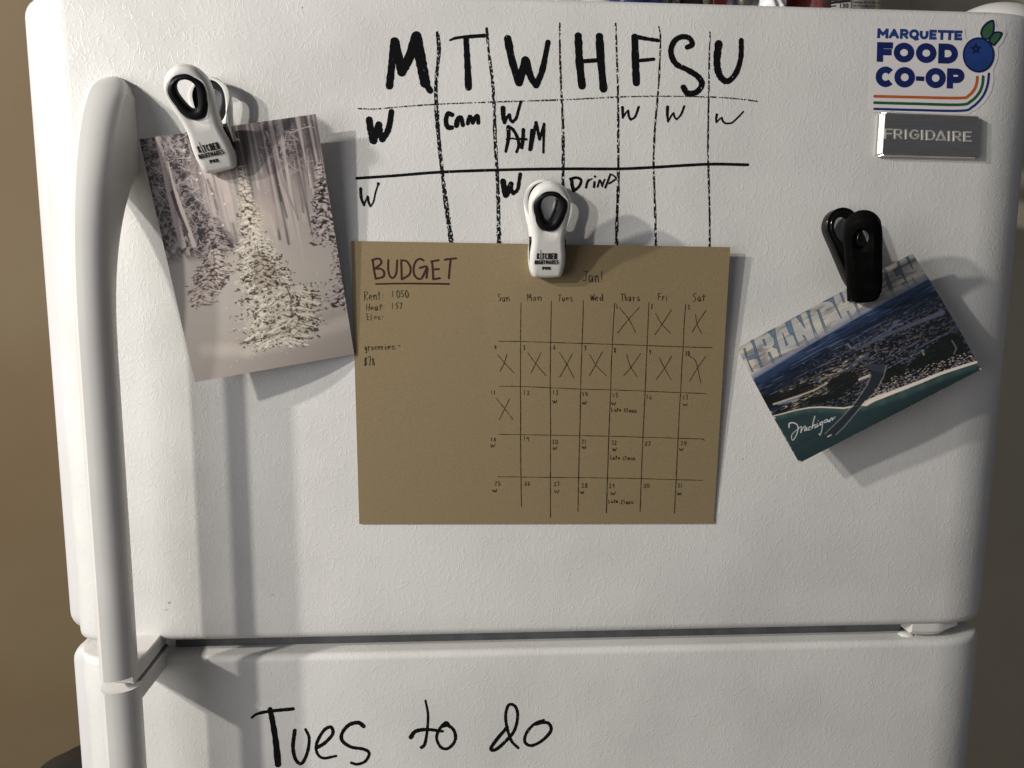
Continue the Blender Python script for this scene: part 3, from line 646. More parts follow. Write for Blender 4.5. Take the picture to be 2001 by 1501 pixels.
def q4b(P): return [(950+x/4.002, 740+y/4.002) for x, y in P]
BW = 3.9
for l in ([[(240,338),(252,430),(270,522)],[(236,345),(270,330),(312,332),(322,375),(262,425)],[(262,425),(320,428),(352,460),(340,505),(270,524)]],
          [[(393,342),(393,440),(410,500),(440,515),(470,470),(480,345)]], [[(520,350),(522,440),(525,530)],[(518,345),(570,352),(608,410),(600,480),(525,530)]],
          [[(738,345),(705,330),(665,350),(642,410),(645,480),(680,522),(720,518),(750,460),(768,420)],[(702,418),(770,408),(766,515)]],
          [[(820,355),(828,430),(833,530)],[(815,355),(885,342)],[(825,433),(888,430)],[(833,530),(898,518)]], [[(945,338),(1000,330),(1055,325)],[(1003,335),(992,430),(985,520)]]):
    ik = Ink(ksurf)
    for s_ in l: ik.stroke(q5(s_), BW, jit=.04)
    ik.build('heading_letter', M['maroon'], po)
ik = Ink(ksurf); ik.stroke(q5([(272,576),(500,571),(750,572),(985,575)]), 3.2, 3.8); ik.build('heading_underline', M['maroon'], po)
PWD = 1.25
for txt, x, y, h_, adv, sl in (('Rent:', 712, 571, 15.5, 8.6, -.08), ('1050', 765, 568, 13.5, 8.7, -.03), ('Heat:', 716, 594, 12.5, 8.0, -.02), ('157', 765, 592, 11.5, 7.6, 0), ('Elec:', 717, 614, 11, 7.0, -.06), ('groceries:-', 712, 672, 13, 6.5, -.04), ('$78', 710, 699, 15, 8, .0)):
    ik = Ink(ksurf); hand(ik, txt, x, y, h_, adv, PWD, sl, .04).build('budget_note', M['pen'], po)
for txt, x, y, h_, adv in (('Sun', 972, 575, 13, 8.3), ('Mon', 1030, 575, 12, 10), ('Tues', 1091, 576, 12, 7.3), ('Wed', 1154, 575, 12, 8.8), ('Thurs', 1213, 574, 14, 7.6), ('Fri', 1286, 573, 14, 7.5), ('Sat', 1353, 574, 14, 9)):
    ik = Ink(ksurf); hand(ik, txt, x, y, h_, adv, 1.35, 0, .03).build('weekday', M['pen'], po)
ik = Ink(ksurf); hand(ik, 'Jan!', 1138, 529, 21, 11.8, 1.6).build('month_name', M['pen'], po)
for P in (q4([(272,290),(269,450),(268,600),(268,800),(267,940)])+q4b([(269,250),(268,440),(270,700),(275,1000)]), q4([(510,275),(506,450),(503,600),(501,780),(500,950)])+q4b([(502,250),(503,440),(501,800),(502,1085)]),
          q4([(760,270),(755,450),(749,600),(742,800),(738,960)])+q4b([(735,280),(730,450),(722,760),(717,1040)]), q4([(1005,290),(994,450),(986,610),(978,780),(973,960)])+q4b([(966,250),(958,450),(948,770),(939,1050)]),
          q4([(1272,285),(1265,450),(1258,620),(1250,780),(1243,970)])+q4b([(1235,250),(1225,460),(1212,780),(1203,1040)]), q4([(1560,295),(1548,450),(1540,630),(1530,780),(1520,980)])+q4b([(1510,250),(1500,470),(1485,780),(1471,1050)]),
          q4([(97,588),(270,590),(500,597),(985,612),(1258,622),(1540,632),(1765,638)]), q4([(105,940),(270,942),(500,952),(738,962),(975,968),(1245,978),(1520,990),(1718,997)]),
          q4b([(97,435),(500,442),(958,450),(1225,458),(1500,466),(1680,472),(1705,482)]), q4b([(92,767),(500,772),(948,777),(1212,782),(1483,790),(1692,795)])):
    ik = Ink(ksurf); ik.stroke(P, 1.35, jit=.3); ik.build('calendar_line', M['pen'], po)
for a, b in (([(1040,325),(1115,415),(1168,520)],[(1198,322),(1110,420),(1028,523)]), ([(1325,370),(1370,450),(1440,525)],[(1448,342),(1385,440),(1320,536)]), ([(1637,380),(1650,460),(1685,525)],[(1718,348),(1655,440),(1612,515)]),
             ([(90,695),(150,765),(220,838)],[(162,690),(140,760),(108,822)]), ([(325,678),(385,760),(468,858)],[(428,675),(390,755),(348,838)]), ([(572,675),(625,760),(685,873)],[(675,682),(630,770),(575,868)]),
             ([(810,695),(862,780),(940,858)],[(908,670),(858,765),(806,858)]), ([(1097,692),(1130,790),(1180,865)],[(1207,683),(1140,780),(1075,858)]), ([(1355,718),(1400,810),(1446,888)],[(1450,702),(1395,795),(1330,887)]), ([(1595,706),(1640,750),(1678,915)],[(1718,705),(1650,800),(1590,900)]),
             ([(80,1036),(140,1110),(208,1200)],[(184,1036),(145,1115),(102,1202)])):
    ik = Ink(ksurf); ik.stroke(q4(a), 1.25, jit=.2); ik.stroke(q4(b), 1.25, jit=.2); ik.build('day_cross', M['pen'], po)
nums = [('1',1018,296),('2',1290,300),('3',1578,305),('4',65,622),('5',292,622),('6',526,618),('7',768,628),('8',1000,642),('9',1275,655),('10',1560,668)]
for t_, x, y in nums:
    X, Y = q4([(x, y)])[0]; ik = Ink(ksurf); hand(ik, t_, X, Y, 8.2, 4.2, 1.4).build('day_number', M['pen'], po)
numb = [('11',36,94),('12',292,94),('13',520,92),('14',752,104),('15',988,114),('16',1250,130),('17',1535,134),('18',34,460),('19',290,456),('20',516,478),('21',745,476),('22',978,484),('23',1242,492),('24',1520,488),('25',66,804),('26',298,806),('27',528,808),('28',745,820),('29',960,822),('30',1230,822),('31',1496,822)]
for t_, x, y in numb:
    X, Y = q4b([(x, y)])[0]; ik = Ink(ksurf); hand(ik, t_, X, Y, 7.6, 6.0, 1.2).build('day_number', M['pen'], po)
for x, y in ((520,168),(753,180),(982,185),(1538,192),(36,513),(520,532),(750,528),(988,542),(1510,542),(50,866),(534,872),(736,880),(974,886),(1493,888)):
    X, Y = q4b([(x, y)])[0]; ik = Ink(ksurf); hand(ik, 'W', X, Y, 5.4, 9.5, 1.3).build('work_note', M['pen'], po)
for x, y in ((980,228),(970,602),(955,944)):
    X, Y = q4b([(x, y)])[0]; ik = Ink(ksurf); hand(ik, 'Late', X, Y, 7.2, 5.0, 1.25); hand(ik, 'Class', X+24.5, Y+1, 7.2, 4.8, 1.25); ik.build('class_note', M['pen'], po)

# ------------------------------------------------------------------ painted prints
class Canvas:
    def __init__(s, corners, nx, ny):
        s.h, s.hi = homog(corners); s.nx, s.ny = nx, ny
        s.T, s.S = np.meshgrid(np.linspace(0, 1, ny), np.linspace(0, 1, nx), indexing='ij')
        s.PX, s.PY = hap(s.h, s.S, s.T); s.C = np.zeros((ny, nx, 3), np.float32)
    def win(s, P, m_):
        P = np.array(P, float); q = np.array([[P[:,0].min()-m_, P[:,1].min()-m_], [P[:,0].max()+m_, P[:,1].min()-m_], [P[:,0].max()+m_, P[:,1].max()+m_], [P[:,0].min()-m_, P[:,1].max()+m_]])
        a, b = hap(s.hi, q[:,0], q[:,1])
        i0, i1 = max(0, int(b.min()*s.ny)), min(s.ny, int(b.max()*s.ny)+2); j0, j1 = max(0, int(a.min()*s.nx)), min(s.nx, int(a.max()*s.nx)+2)
        return slice(i0, i1), slice(j0, j1)
    def blend(s, W_, a, col):
        c = np.array(lin(col), np.float32); s.C[W_] = s.C[W_]*(1-a[...,None])+c*a[...,None]
    def line(s, P, w, col, alpha=1.0, w2=None, soft=.7):
        for i, (a, b) in enumerate(zip(P[:-1], P[1:])):
            a = np.array(a, float); b = np.array(b, float); W_ = s.win([a, b], max(w, w2 or w)+1)
            X = s.PX[W_]; Y = s.PY[W_]
            if X.size == 0: continue
            d = b-a; l2 = max(1e-6, d@d); u = np.clip(((X-a[0])*d[0]+(Y-a[1])*d[1])/l2, 0, 1)
            D = np.hypot(X-a[0]-u*d[0], Y-a[1]-u*d[1]); n = len(P)-1
            ww = (w+((w2 if w2 is not None else w)-w)*(i+u)/n)/2
            s.blend(W_, np.clip((ww-D)/soft+.5, 0, 1)*alpha, col)
    def blob(s, x, y, rx, ry, ang, col, alpha=1.0, soft=.35):
        W_ = s.win([(x, y)], max(rx, ry)*1.3+1); X = s.PX[W_]-x; Y = s.PY[W_]-y
        if X.size == 0: return
        c, n = math.cos(ang), math.sin(ang); D = np.hypot((X*c+Y*n)/rx, (-X*n+Y*c)/ry)
        s.blend(W_, np.clip((1-D)/soft, 0, 1)*alpha, col)
    def poly(s, P, col, alpha=1.0, mod=None):
        W_ = s.win(P, 1); X = s.PX[W_]; Y = s.PY[W_]
        if X.size == 0: return
        ins = np.zeros(X.shape, bool)
        for (x0, y0), (x1, y1) in zip(P, P[1:]+P[:1]):
            if y0 == y1: continue
            ins ^= ((y0 > Y) != (y1 > Y)) & (X < (x1-x0)*(Y-y0)/(y1-y0)+x0)
        a = ins.astype(np.float32)*alpha
        if mod is not None: a = a*mod[W_]
        s.blend(W_, a, col)
    def mixall(s, a, col): s.blend((slice(None), slice(None)), np.clip(a, 0, 1), col)
def vnoise(U, V_, seed):
    g = np.random.default_rng(seed).random((256, 256)).astype(np.float32)
    i = np.floor(U).astype(int); j = np.floor(V_).astype(int); fu = U-i; fv = V_-j; fu = fu*fu*(3-2*fu); fv = fv*fv*(3-2*fv)
    i &= 255; j &= 255; i1 = (i+1) & 255; j1 = (j+1) & 255
    return (g[i,j]*(1-fu)+g[i1,j]*fu)*(1-fv)+(g[i,j1]*(1-fu)+g[i1,j1]*fu)*fv
def fbm(U, V_, seed, o=4):
    t = 0; a = .5
    for k in range(o): t = t+a*vnoise(U*2**k+17*k, V_*2**k+5*k, seed+k); a *= .5
    return t/(1-.5**o)

def printed(name, rough):
    m = pbr(name, (1,1,1), rough); nt = m.node_tree
    a = node(nt, 'ShaderNodeVertexColor', layer_name='print'); nt.links.new(a.outputs[0], nt.nodes['Principled BSDF'].inputs['Base Color']); return m
M['card'] = printed('winter_card_print', .40); M['post'] = printed('postcard_print', .34)
M['cardstock'] = pbr('white_cardstock', (.62,.58,.55), .7); mixnoise(M['cardstock'], (.64,.6,.57), (.56,.52,.5), 90)

# --- winter card
WC = [(272,272),(617,223),(692,692),(381,747)]
cv = Canvas(WC, 330, 450); S_, T_ = cv.S, cv.T
up = np.clip(1-T_/.62, 0, 1)
base = np.array(lin((190,181,172)))[None,None]*np.ones_like(cv.C)
cv.C[:] = base
WARM = None
cv.mixall(np.clip((.60-T_)/.50, 0, 1)*.80*(1-.45*np.exp(-((S_-.56)/.22)**2-((T_-.42)/.25)**2)), (120,111,112))
cv.mixall(fbm(S_*26, T_*9, 3)*np.clip((.36-T_)/.3, 0, 1)*1.1-.2, (92,80,84))
def wv(P): return [(250+x/2.779, 220+y/2.779) for x, y in P]       # crop scale of the card close-up
def wn(P): return [(260+x/5.773, 220+y/5.773) for x, y in P]
def wr(P): return [(460+x/5.3625, 220+y/5.3625) for x, y in P]
def wb(P): return [(340+x/4.842, 440+y/4.842) for x, y in P]
# dark thicket at the left
th = np.clip((.36-S_-.10*np.sin(T_*9))/.06, 0, 1)*np.clip((.50-T_)/.04, 0, 1)
n1 = fbm(S_*38, T_*52, 21, 4); cv.mixall(th*np.clip((n1-.26)*5, 0, 1)*.98, (40,31,36))
cv.mixall(th*np.clip((fbm(S_*60, T_*80, 31, 3)-.55)*7, 0, 1)*.6, (168,152,150))
th2 = np.exp(-((S_-.80)/.13)**2-((T_-.11)/.10)**2); cv.mixall(th2*np.clip((fbm(S_*45, T_*70, 41)-.40)*7, 0, 1), (66,54,60))
# trunks, far to near
rr = random.Random(5)
for k in range(46):
    s0 = rr.uniform(.30, 1.0); t1 = rr.uniform(.30, .58); dark = rr.random() < .45
    a = hap(cv.h, s0, 0); b = hap(cv.h, s0+rr.uniform(-.02, .03), t1)
    cv.line([a, b], rr.uniform(2, 8), (74,62,66) if dark else (196,184,178), rr.uniform(.45, .9), rr.uniform(1.5, 6), soft=2.5)
cv.line(wr([(300,110),(350,350),(420,640),(540,1100)]), 5, (84,70,74), .85, 4, soft=2); cv.line(wr([(280,110),(330,350),(400,560)]), 3, (90,78,80), .7)
cv.line(wr([(330,200),(410,400),(500,750),(640,1060)]), 6, (150,134,134), .8, 4, soft=2); cv.line(wr([(560,470),(640,700),(730,980)]), 4, (140,126,126), .8, 3)
cv.line(wr([(660,60),(700,300),(790,780)]), 6, (198,184,180), .7, 3); cv.line(wr([(720,300),(770,750)]), 3, (120,104,106), .8, 2)
cv.line(wr([(310,680),(380,1000),(460,1180)]), 20, (168,152,150), .75, 16, soft=5); cv.line(wr([(240,820),(300,1020)]), 8, (170,156,152), .7, soft=3)
cv.line(wn([(690,330),(860,760),(930,1150)]), 16, (196,182,176), .9, 12, soft=3); cv.line(wn([(610,260),(700,520),(780,1000)]), 7, (112,98,100), .8, 5, soft=2)
cv.line(wn([(840,760),(900,900),(960,1150)]), 6, (110,96,98), .75, 5, soft=2); cv.line(wn([(1010,760),(1070,960),(1120,1200)]), 18, (206,192,184), .8, 14, soft=4)
# frosted twigs
for k in range(520):
    if rr.random() < .86: s0, t0 = rr.uniform(-.02, .36), rr.uniform(-.02, .50)
    else: s0, t0 = rr.gauss(.80, .06), rr.gauss(.10, .05)
    a = rr.uniform(0, math.pi); l = rr.uniform(8, 34); x, y = hap(cv.h, s0, t0)
    P = [(x, y)]
    for q in range(3): a += rr.uniform(-.4, .4); x += l/3*math.cos(a); y += l/3*math.sin(a); P.append((x, y))
    st = hap(cv.hi, x, y)
    if 0 < st[0] < (1 if s0 > .5 else .40) and st[1] < .52: cv.line(P, rr.uniform(.7, 1.7), rr.choice(((186,172,170),(160,146,146),(205,194,190))), rr.uniform(.5, .95), .5, soft=.8)
for P, w_ in ((wn([(430,160),(500,210),(640,260)]),1.5), (wr([(440,150),(500,195),(600,205),(700,165),(790,140)]),2.2), (wr([(540,200),(520,280),(450,320)]),1.8), (wr([(470,430),(520,290),(660,285)]),1.2)):
    cv.line(P, w_, (196,182,180), .9)
# the two pale birches
cv.line(wn([(270,275),(330,520),(400,860),(480,1200),(560,1500)]), 9, (188,172,168), 1, 13, soft=1.2); cv.line(wn([(292,275),(352,520),(420,860),(500,1200)]), 3, (140,124,124), .5, 3, soft=2)
cv.line(wn([(385,560),(450,820),(560,1130),(690,1500)]), 5.5, (204,190,184), 1, 9, soft=1.2); cv.line(wn([(440,900),(500,1090),(610,1350)]), 7, (58,46,50), .9, 6, soft=1)
cv.line(wn([(380,540),(430,800),(560,1240),(640,1450)]), 1.5, (70,56,60), .8)
for k in range(60): 
    u = rr.random(); x = 270+290*u; y = 275+1225*u; q = wn([(x+rr.uniform(-18, 30), y)])[0]; cv.line([q, (q[0]+rr.uniform(1, 3), q[1]+rr.uniform(-.6, .6))], .9, (98,84,84), .6)
# snow ground folds
for P, w_, c_, a_ in ((wb([(0,260),(120,420),(260,560)]),30,(196,182,176),.25), (wb([(640,1120),(900,1070),(1200,980),(1500,850),(1690,760)]),10,(176,160,148),.35), (wb([(300,1180),(700,1190),(1100,1100),(1690,900)]),24,(240,226,214),.4), (wb([(860,1060),(1050,1000),(1330,870)]),7,(110,96,84),.75)):
    cv.line(P, w_, c_, a_, soft=14)
cv.mixall(np.clip((T_-.83)/.2, 0, 1)*.30, (168,152,146))
# embossed dots of the varnish
for i in range(64):
    for j in range(88):
        s0 = (i+.5*(j % 2)+.2)/62; t0 = .42+j/88*.60
        amt = max(0, t0-.70)*2.4+max(0, s0-.62)*1.0*(t0 > .32)+max(0, .25-s0)*1.0*(t0 > .62)
        if amt > .05 and t0 < 1 and s0 < 1:
            x, y = hap(cv.h, s0, t0); cv.blob(x, y, 1.25, 1.05, 0, (128,112,110), min(.85, amt*1.5), .7)
def tree_mass(axis, prof, tiers, dark, snow, seed, dk, tone, droop=.30):
    """jagged snowy silhouette with clustered dark gaps"""
    A = np.array(axis, float); top, bot = A[0], A[-1]
    hm = max(prof(t) for t in np.linspace(0, 1, 20)); W_ = cv.win(A, hm*1.25+4); X = cv.PX[W_]; Y = cv.PY[W_]
    ax = np.interp(Y, A[:,1], A[:,0]); t = (Y+(X-ax)*.16-top[1])/(bot[1]-top[1]); u = X-ax
    n1 = fbm(X/11.0, Y/7.0, seed, 4); n2 = fbm(X/4.0+9, Y/2.6, seed+20, 4); n3 = fbm(X/15.0, Y/10.0, seed+40, 3)
    tt = np.clip(t, 0, 1); h = np.interp(tt, np.linspace(0, 1, 30), [prof(q) for q in np.linspace(0, 1, 30)])
    ph = tt*tiers-np.abs(u)/np.maximum(h, 1)*droop*3+n1*1.5+n3*1.2; fr = ph-np.floor(ph)
    hh = h*(.66+.42*fr+.62*(n1-.5)+.5*(n2-.5)); mask = np.clip((hh-np.abs(u))/1.6, 0, 1)*((t > 0) & (t < 1.04))
    sc_ = np.array(lin(snow), np.float32)[None,None]*np.clip(.84+.45*(n2-.5)+.35*(n3-.5), .5, 1.1)[...,None]**1.6
    a = mask*.94*tone; cv.C[W_] = cv.C[W_]*(1-a[...,None])+sc_*a[...,None]
    d = np.clip((fr-.34)*2.6, 0, 1)*np.clip((n3-.40)*9, 0, 1)*1.4*np.clip((n2-.42)*8, 0, 1)+np.clip((n3-.55)*9, 0, 1)*np.clip((n2-.45)*8, 0, 1)
    cv.blend(W_, np.clip(d*dk, 0, 1)*mask*.94*tone, dark)
def tree(axis, prof, tiers, dark, snow, seed, dk=1.0, tone=1.0, needles=600, droop=.30):
    """snow-laden spruce: drooping branches painted from the top down, dark needles below, pads of snow above"""
    A = np.array(axis, float); top, bot = A[0], A[-1]; r_ = random.Random(seed); n = int(tiers*2.3); H_ = bot[1]-top[1]
    tree_mass(axis, prof, tiers, dark, snow, seed, dk*1.15, tone)
    sc = tuple(snow); gr = tuple(int(c*.82) for c in snow)
    cv.line([tuple(p) for p in A], 3.0, dark, .7*tone, 5)
    for lv in range(n):
        t = (lv+.35)/n; y0_ = top[1]+H_*t; x0 = float(np.interp(y0_, A[:,1], A[:,0])); h = prof(min(1, t))*(.70+.42*r_.random()); gap = H_/n
        if t > .25:
            for q in range(int((2+h/14)*dk)):
                u = r_.gauss(.05, .38); cv.blob(x0+u*h, y0_+r_.uniform(-.8, .8)*gap, r_.uniform(3, 7), r_.uniform(2, 4.5), r_.uniform(-.6, .6), dark, .85*tone, .6)
        nb = 5+int(h/9)
        us = sorted([r_.uniform(-1, 1) for _ in range(nb)], key=lambda v: -abs(v)); us = [-1+r_.random()*.15, 1-r_.random()*.15]+us
        yb_ = y0_
        for u in us:
            if r_.random() < .38: continue
            y0_ = yb_+r_.uniform(-.7, .7)*gap; hk = h*r_.uniform(.55, 1.05)
            ex = x0+u*hk; ey = y0_+(.26+.10*r_.random())*abs(u)*h*.9+(1-abs(u))*h*.24-u*h*.16; mx_ = x0+u*h*.5; my_ = y0_+(ey-y0_)*.30
            L_ = math.hypot(ex-x0, ey-y0_)+1e-6; k_ = max(3, int(L_/3.6))
            P = [((1-q)**2*x0+2*q*(1-q)*mx_+q*q*ex, (1-q)**2*y0_+2*q*(1-q)*my_+q*q*ey) for q in np.linspace(r_.uniform(.2, .6), 1, k_)]
            for (x, y) in P:
                if r_.random() < .62*dk:
                    for q in range(2):
                        a2 = math.pi/2-(.9*u)+r_.uniform(-.7, .7); l = r_.uniform(2.2, 6.0)
                        cv.line([(x, y+.6), (x+l*math.cos(a2), y+.6+l*math.sin(a2)*.85)], r_.uniform(.9, 1.9), tuple(int(c*r_.uniform(.75, 1.5)) for c in dark), r_.uniform(.7, .97)*tone, .6)
            for i_, (x, y) in enumerate(P):
                if r_.random() < .80:
                    rx = r_.uniform(1.8, 5.4)*(1.1-.45*i_/len(P))*(.7+.5*t); ry = rx*r_.uniform(.42, .62)
                    cv.blob(x+.4, y-.2, rx*1.05, ry*1.1, .30*u, gr, .75*tone, .5); cv.blob(x, y-1.2, rx, ry*.85, .30*u, sc, r_.uniform(.75, .97)*tone, .5)
            if abs(u) > .5 and r_.random() < dk:
                a2 = (.35 if u > 0 else math.pi-.35)+r_.uniform(-.4, .4); cv.line([(ex, ey), (ex+3.4*math.cos(a2), ey+3.0*math.sin(a2))], 1.5, dark, .9*tone, .5)
for (x, y, r0) in ((515,430,52),(500,520,66),(520,600,66)): cv.blob(x, y, r0*1.1, r0, 0, (226,210,194), .40, 1.0)
tree(wb([(355,-40),(370,60),(400,230)]), lambda t: 10+24*t, 7, (40,31,35), (178,163,160), 3, 1.5, 1, 420)
tree(wb([(370,230),(390,380),(330,560),(262,745)]), lambda t: 16+22*math.sin(t*2.9), 7, (56,44,46), (212,196,186), 4, 1.25, 1, 420)
tree([(470,325),(480,380),(488,430),(500,480),(512,540)], lambda t: 5+44*t, 9, (60,50,42), (244,231,214), 6, .55, .96, 420)
tree([(500,470),(515,530),(532,590),(552,668)], lambda t: 20+78*t**.8 if t < .78 else 84-70*(t-.78), 9, (46,39,30), (248,237,220), 16, .80, 1, 1800)
tree([(505,490),(515,520),(522,560)], lambda t: 12+26*t, 5, (38,34,26), (206,192,172), 19, 1.5, .9, 300)
tree([(560,560),(575,600),(565,655)], lambda t: 62, 4, (42,37,28), (240,228,210), 22, 1.0, .95, 900)
for k in range(22):
    x = 492+rr.random()*118; cv.blob(x, 650-.30*(x-490)+rr.uniform(-20, 2), rr.uniform(2, 5), rr.uniform(2, 4), .2, (216,202,172), .35, .9)
cv.line([(470,672),(500,664),(560,648),(622,618)], 4, (84,70,56), .65, 2, soft=3)
tree([(622,322),(632,390),(645,470)], lambda t: 8+30*t, 6, (30,22,30), (206,192,188), 7, 1.9, 1, 420)
tree([(668,455),(676,520),(690,590)], lambda t: 14+34*t, 5, (34,25,34), (206,192,188), 8, 1.8, 1, 420)
# glitter and falling snow
for k in range(110):
    x, y = hap(cv.h, rr.random(), rr.random()); cv.blob(x, y, rr.uniform(.8, 1.8), rr.uniform(.8, 1.6), 0, (250,244,238), rr.uniform(.5, 1), .8)
for x, y in wn([(895,915),(1035,1030),(760,685),(575,425),(1015,1270),(720,755)]): cv.blob(x, y, 3.2, 3.2, 0, (246,236,226), .9, .9)
cv.C *= 1.0
wcard = empty('greeting_card', at(480, 480, -.02), 'winter forest card with a snow-covered spruce, tilted under the left clip', 'card')
def wd(s, t):
    tl, tr, br, bl = .0165, .019, .0035, .030
    return (tl*(1-s)+tr*s)*(1-t)+(bl*(1-s)+br*s)*t+.003*np.sin(math.pi*s)*t
wo, wsurf = sheet('card_face', WC, wd, 329, 449, M['card'], wcard, .0007, cv.C, M['cardstock'])

# --- postcard
PC = [(1440,680),(1783,495),(1918,722),(1562,905)]
cv = Canvas(PC, 400, 270); S_, T_ = cv.S, cv.T
def p4(P): return [(1440+x/5.773, 500+y/5.773) for x, y in P]
def p5(P): return [(1640+x/5.771, 500+y/5.771) for x, y in P]
def p3(P): return [(1420+x/3.49, 480+y/3.49) for x, y in P]
hz = .275-.055*S_ - .05*np.sin(S_*math.pi)*.3
cl = fbm(S_*7+3, T_*22, 60, 5)
cv.C[:] = np.array(lin((186,186,184)))
cv.mixall(np.clip((cl-.42)*4, 0, 1), (214,206,190)); cv.mixall(np.clip((fbm(S_*11, T_*40, 70, 5)-.52)*5, 0, 1)*.8, (122,120,122))
cv.mixall(np.clip((T_-hz+.055)/.05, 0, 1)*.75, (132,134,152))
# blue shapes between the cut-out letters and their dark outlines
BL = (84,118,146); OUT = (44,56,80)
fade = np.clip((hz-.02-T_)/.05, .0, 1)
for P in (p4([(75,1050),(95,1040),(125,1145),(215,1105),(180,1000),(150,960),(170,945),(190,950),(250,1130),(300,1250),(280,1260),(235,1150),(130,1185),(200,1310),(180,1312),(110,1150)]),
          p4([(290,945),(310,940),(335,1010),(320,1015)]), p4([(350,860),(430,820),(440,900),(485,1050),(510,1140),(490,1140),(460,1050),(405,1030),(430,1000),(420,930)]), p4([(355,1095),(375,1085),(435,1210),(415,1220)]),
          p4([(515,865),(580,1005),(560,1020)]), p4([(545,755),(605,730),(650,880),(710,1020),(690,1020),(640,900),(590,870)]), p4([(670,690),(715,665),(770,815)]), p4([(745,895),(765,905),(820,1005),(790,1000)]),
          p4([(785,625),(820,620),(850,760),(930,945),(890,930),(830,760)]), p4([(905,615),(930,615),(1020,860),(1000,870),(960,770)]), p4([(970,520),(1085,465),(1110,540),(1185,710),(1170,700),(1120,600),(1080,530),(1040,510)]),
          p4([(1155,410),(1175,400),(1220,520),(1200,530)]), p4([(1240,630),(1260,625),(1320,750),(1300,745)]), p4([(1320,540),(1345,535),(1400,690),(1385,690)]),
          p5([(375,470),(400,470),(470,590),(440,590)]), p5([(495,140),(512,130),(600,380),(640,500),(590,440),(540,330)]), p5([(650,60),(670,50),(720,210),(790,370),(760,350),(690,320),(740,285),(690,205),(640,230),(610,160),(660,130)]),
          p5([(740,5),(775,-5),(825,150)]), p5([(810,240),(850,290),(900,350),(860,340)]), p5([(435,320),(480,410),(465,400)])):
    cv.poly(P, BL, .85, fade); cv.line(P+[P[0]], 1.1, OUT, .85, soft=.7)
cv.mixall(np.clip((T_-hz+.035)/.04, 0, 1)*.55, (126,128,150))
# land
land = np.clip((T_-hz)/.012, 0, 1); dpt = np.clip((T_-hz)/.34, 0, 1)
cv.mixall(land, (54,76,112)); cv.mixall(land*np.clip(dpt*3.4, 0, 1), (24,36,54)); cv.mixall(land*np.clip(dpt*1.7-.5, 0, 1), (20,26,30))
st1 = fbm(S_*9, T_*120, 80, 4)
cv.mixall(land*np.clip((st1-.62)*9, 0, 1)*.55, (98,108,140)); cv.mixall(land*np.clip((fbm(S_*14+2, T_*150, 90, 4)-.54)*8, 0, 1)*.7, (16,22,32))
towny = np.clip((dpt-.30)*3, 0, 1)*np.exp(-((S_-.58)/.36)**2)
cv.mixall(land*towny*np.clip((fbm(S_*95, T_*170, 95, 3)-.60)*9, 0, 1)*.6, (150,140,138))
# lakes
for P, w_, c_ in ((p5([(1150,640),(950,720),(750,800),(560,880),(330,990),(200,1060)]),9,(84,86,106)), (p5([(700,770),(600,790),(540,850),(360,950)]),5,(90,92,112)), (p3([(960,740),(880,800),(820,850),(700,895),(600,935)]),8,(80,84,102)), (p5([(620,760),(660,730)]),8,(92,95,114)), (p5([(130,1040),(100,1000),(70,1010)]),3,(130,132,150))):
    cv.line(P, w_, c_, .85, w_*.45, soft=2.5)
rr = random.Random(9)
for k in range(900):
    s0 = rr.random(); t0 = rr.uniform(.32, .90); x, y = hap(cv.h, s0, t0); d_ = t0-(.275-.055*s0)
    if d_ < .03: continue
    l = rr.uniform(1.5, 9)*(1 if d_ < .2 else .6); a = -.49+rr.uniform(-.12, .12)
    pr = math.exp(-((s0-.55)/.3)**2)*.9+.12
    if rr.random() > pr: continue
    cv.line([(x, y), (x+l*math.cos(a), y+l*math.sin(a))], rr.uniform(.4, 1.1), rr.choice(((160,152,148),(116,116,128),(90,88,88),(66,66,68),(54,56,58))), rr.uniform(.2, .7), .6)
# dunes at the left, woods
for k in range(300):
    s0 = rr.uniform(.06, .52); t0 = .40+.22*s0*.3+rr.uniform(.03, .20); x, y = hap(cv.h, s0, t0+.02); l = rr.uniform(3, 16); a = -.42+rr.uniform(-.2, .2)
    cv.line([(x, y), (x+l*math.cos(a), y+l*math.sin(a))], rr.uniform(.7, 2.6), rr.choice(((176,158,132),(132,118,98),(206,192,170),(92,82,66),(30,30,28),(30,30,28))), rr.uniform(.4, .9), .5)
for P in (p3([(690,990),(700,930),(800,870),(880,870),(890,930),(800,1000)]), p3([(1070,940),(1070,880),(1130,830),(1210,810),(1210,870),(1150,930)]), p3([(1240,860),(1260,790),(1330,730),(1450,640),(1560,600),(1640,740),(1560,800),(1400,850),(1310,860)]), p3([(330,1090),(240,1075),(215,1040),(420,1000),(520,940),(600,960),(480,1020)]), p3([(560,1050),(700,1010),(790,1010),(760,1040),(600,1080)])):
    P = [tuple(q) for q in catmull(P+[P[0]], 5)[:-1]]
    cv.poly(P, (21,25,22), .93)
    for k in range(70):
        q = P[rr.randrange(len(P))]; cv.blob(q[0]+rr.uniform(-3, 3), q[1]+rr.uniform(-2, 2), rr.uniform(1, 3), 1.2, -.4, (24,28,24), .8, .6)
cv.line(p3([(330,1085),(480,1035),(600,990),(690,940)]), 3.2, (204,190,168), .85, 2, soft=1.6); cv.line(p3([(360,1085),(450,1062),(520,1028)]), 3.5, (120,140,160), .85, 2)
cv.line(p3([(905,915),(980,885)]), 4, (206,196,180), .9, 5); cv.line(p3([(1330,715),(1340,745)]), 4, (118,130,98), .9); cv.line(p3([(1530,650),(1560,700),(1545,740)]), 3, (104,112,100), .7)
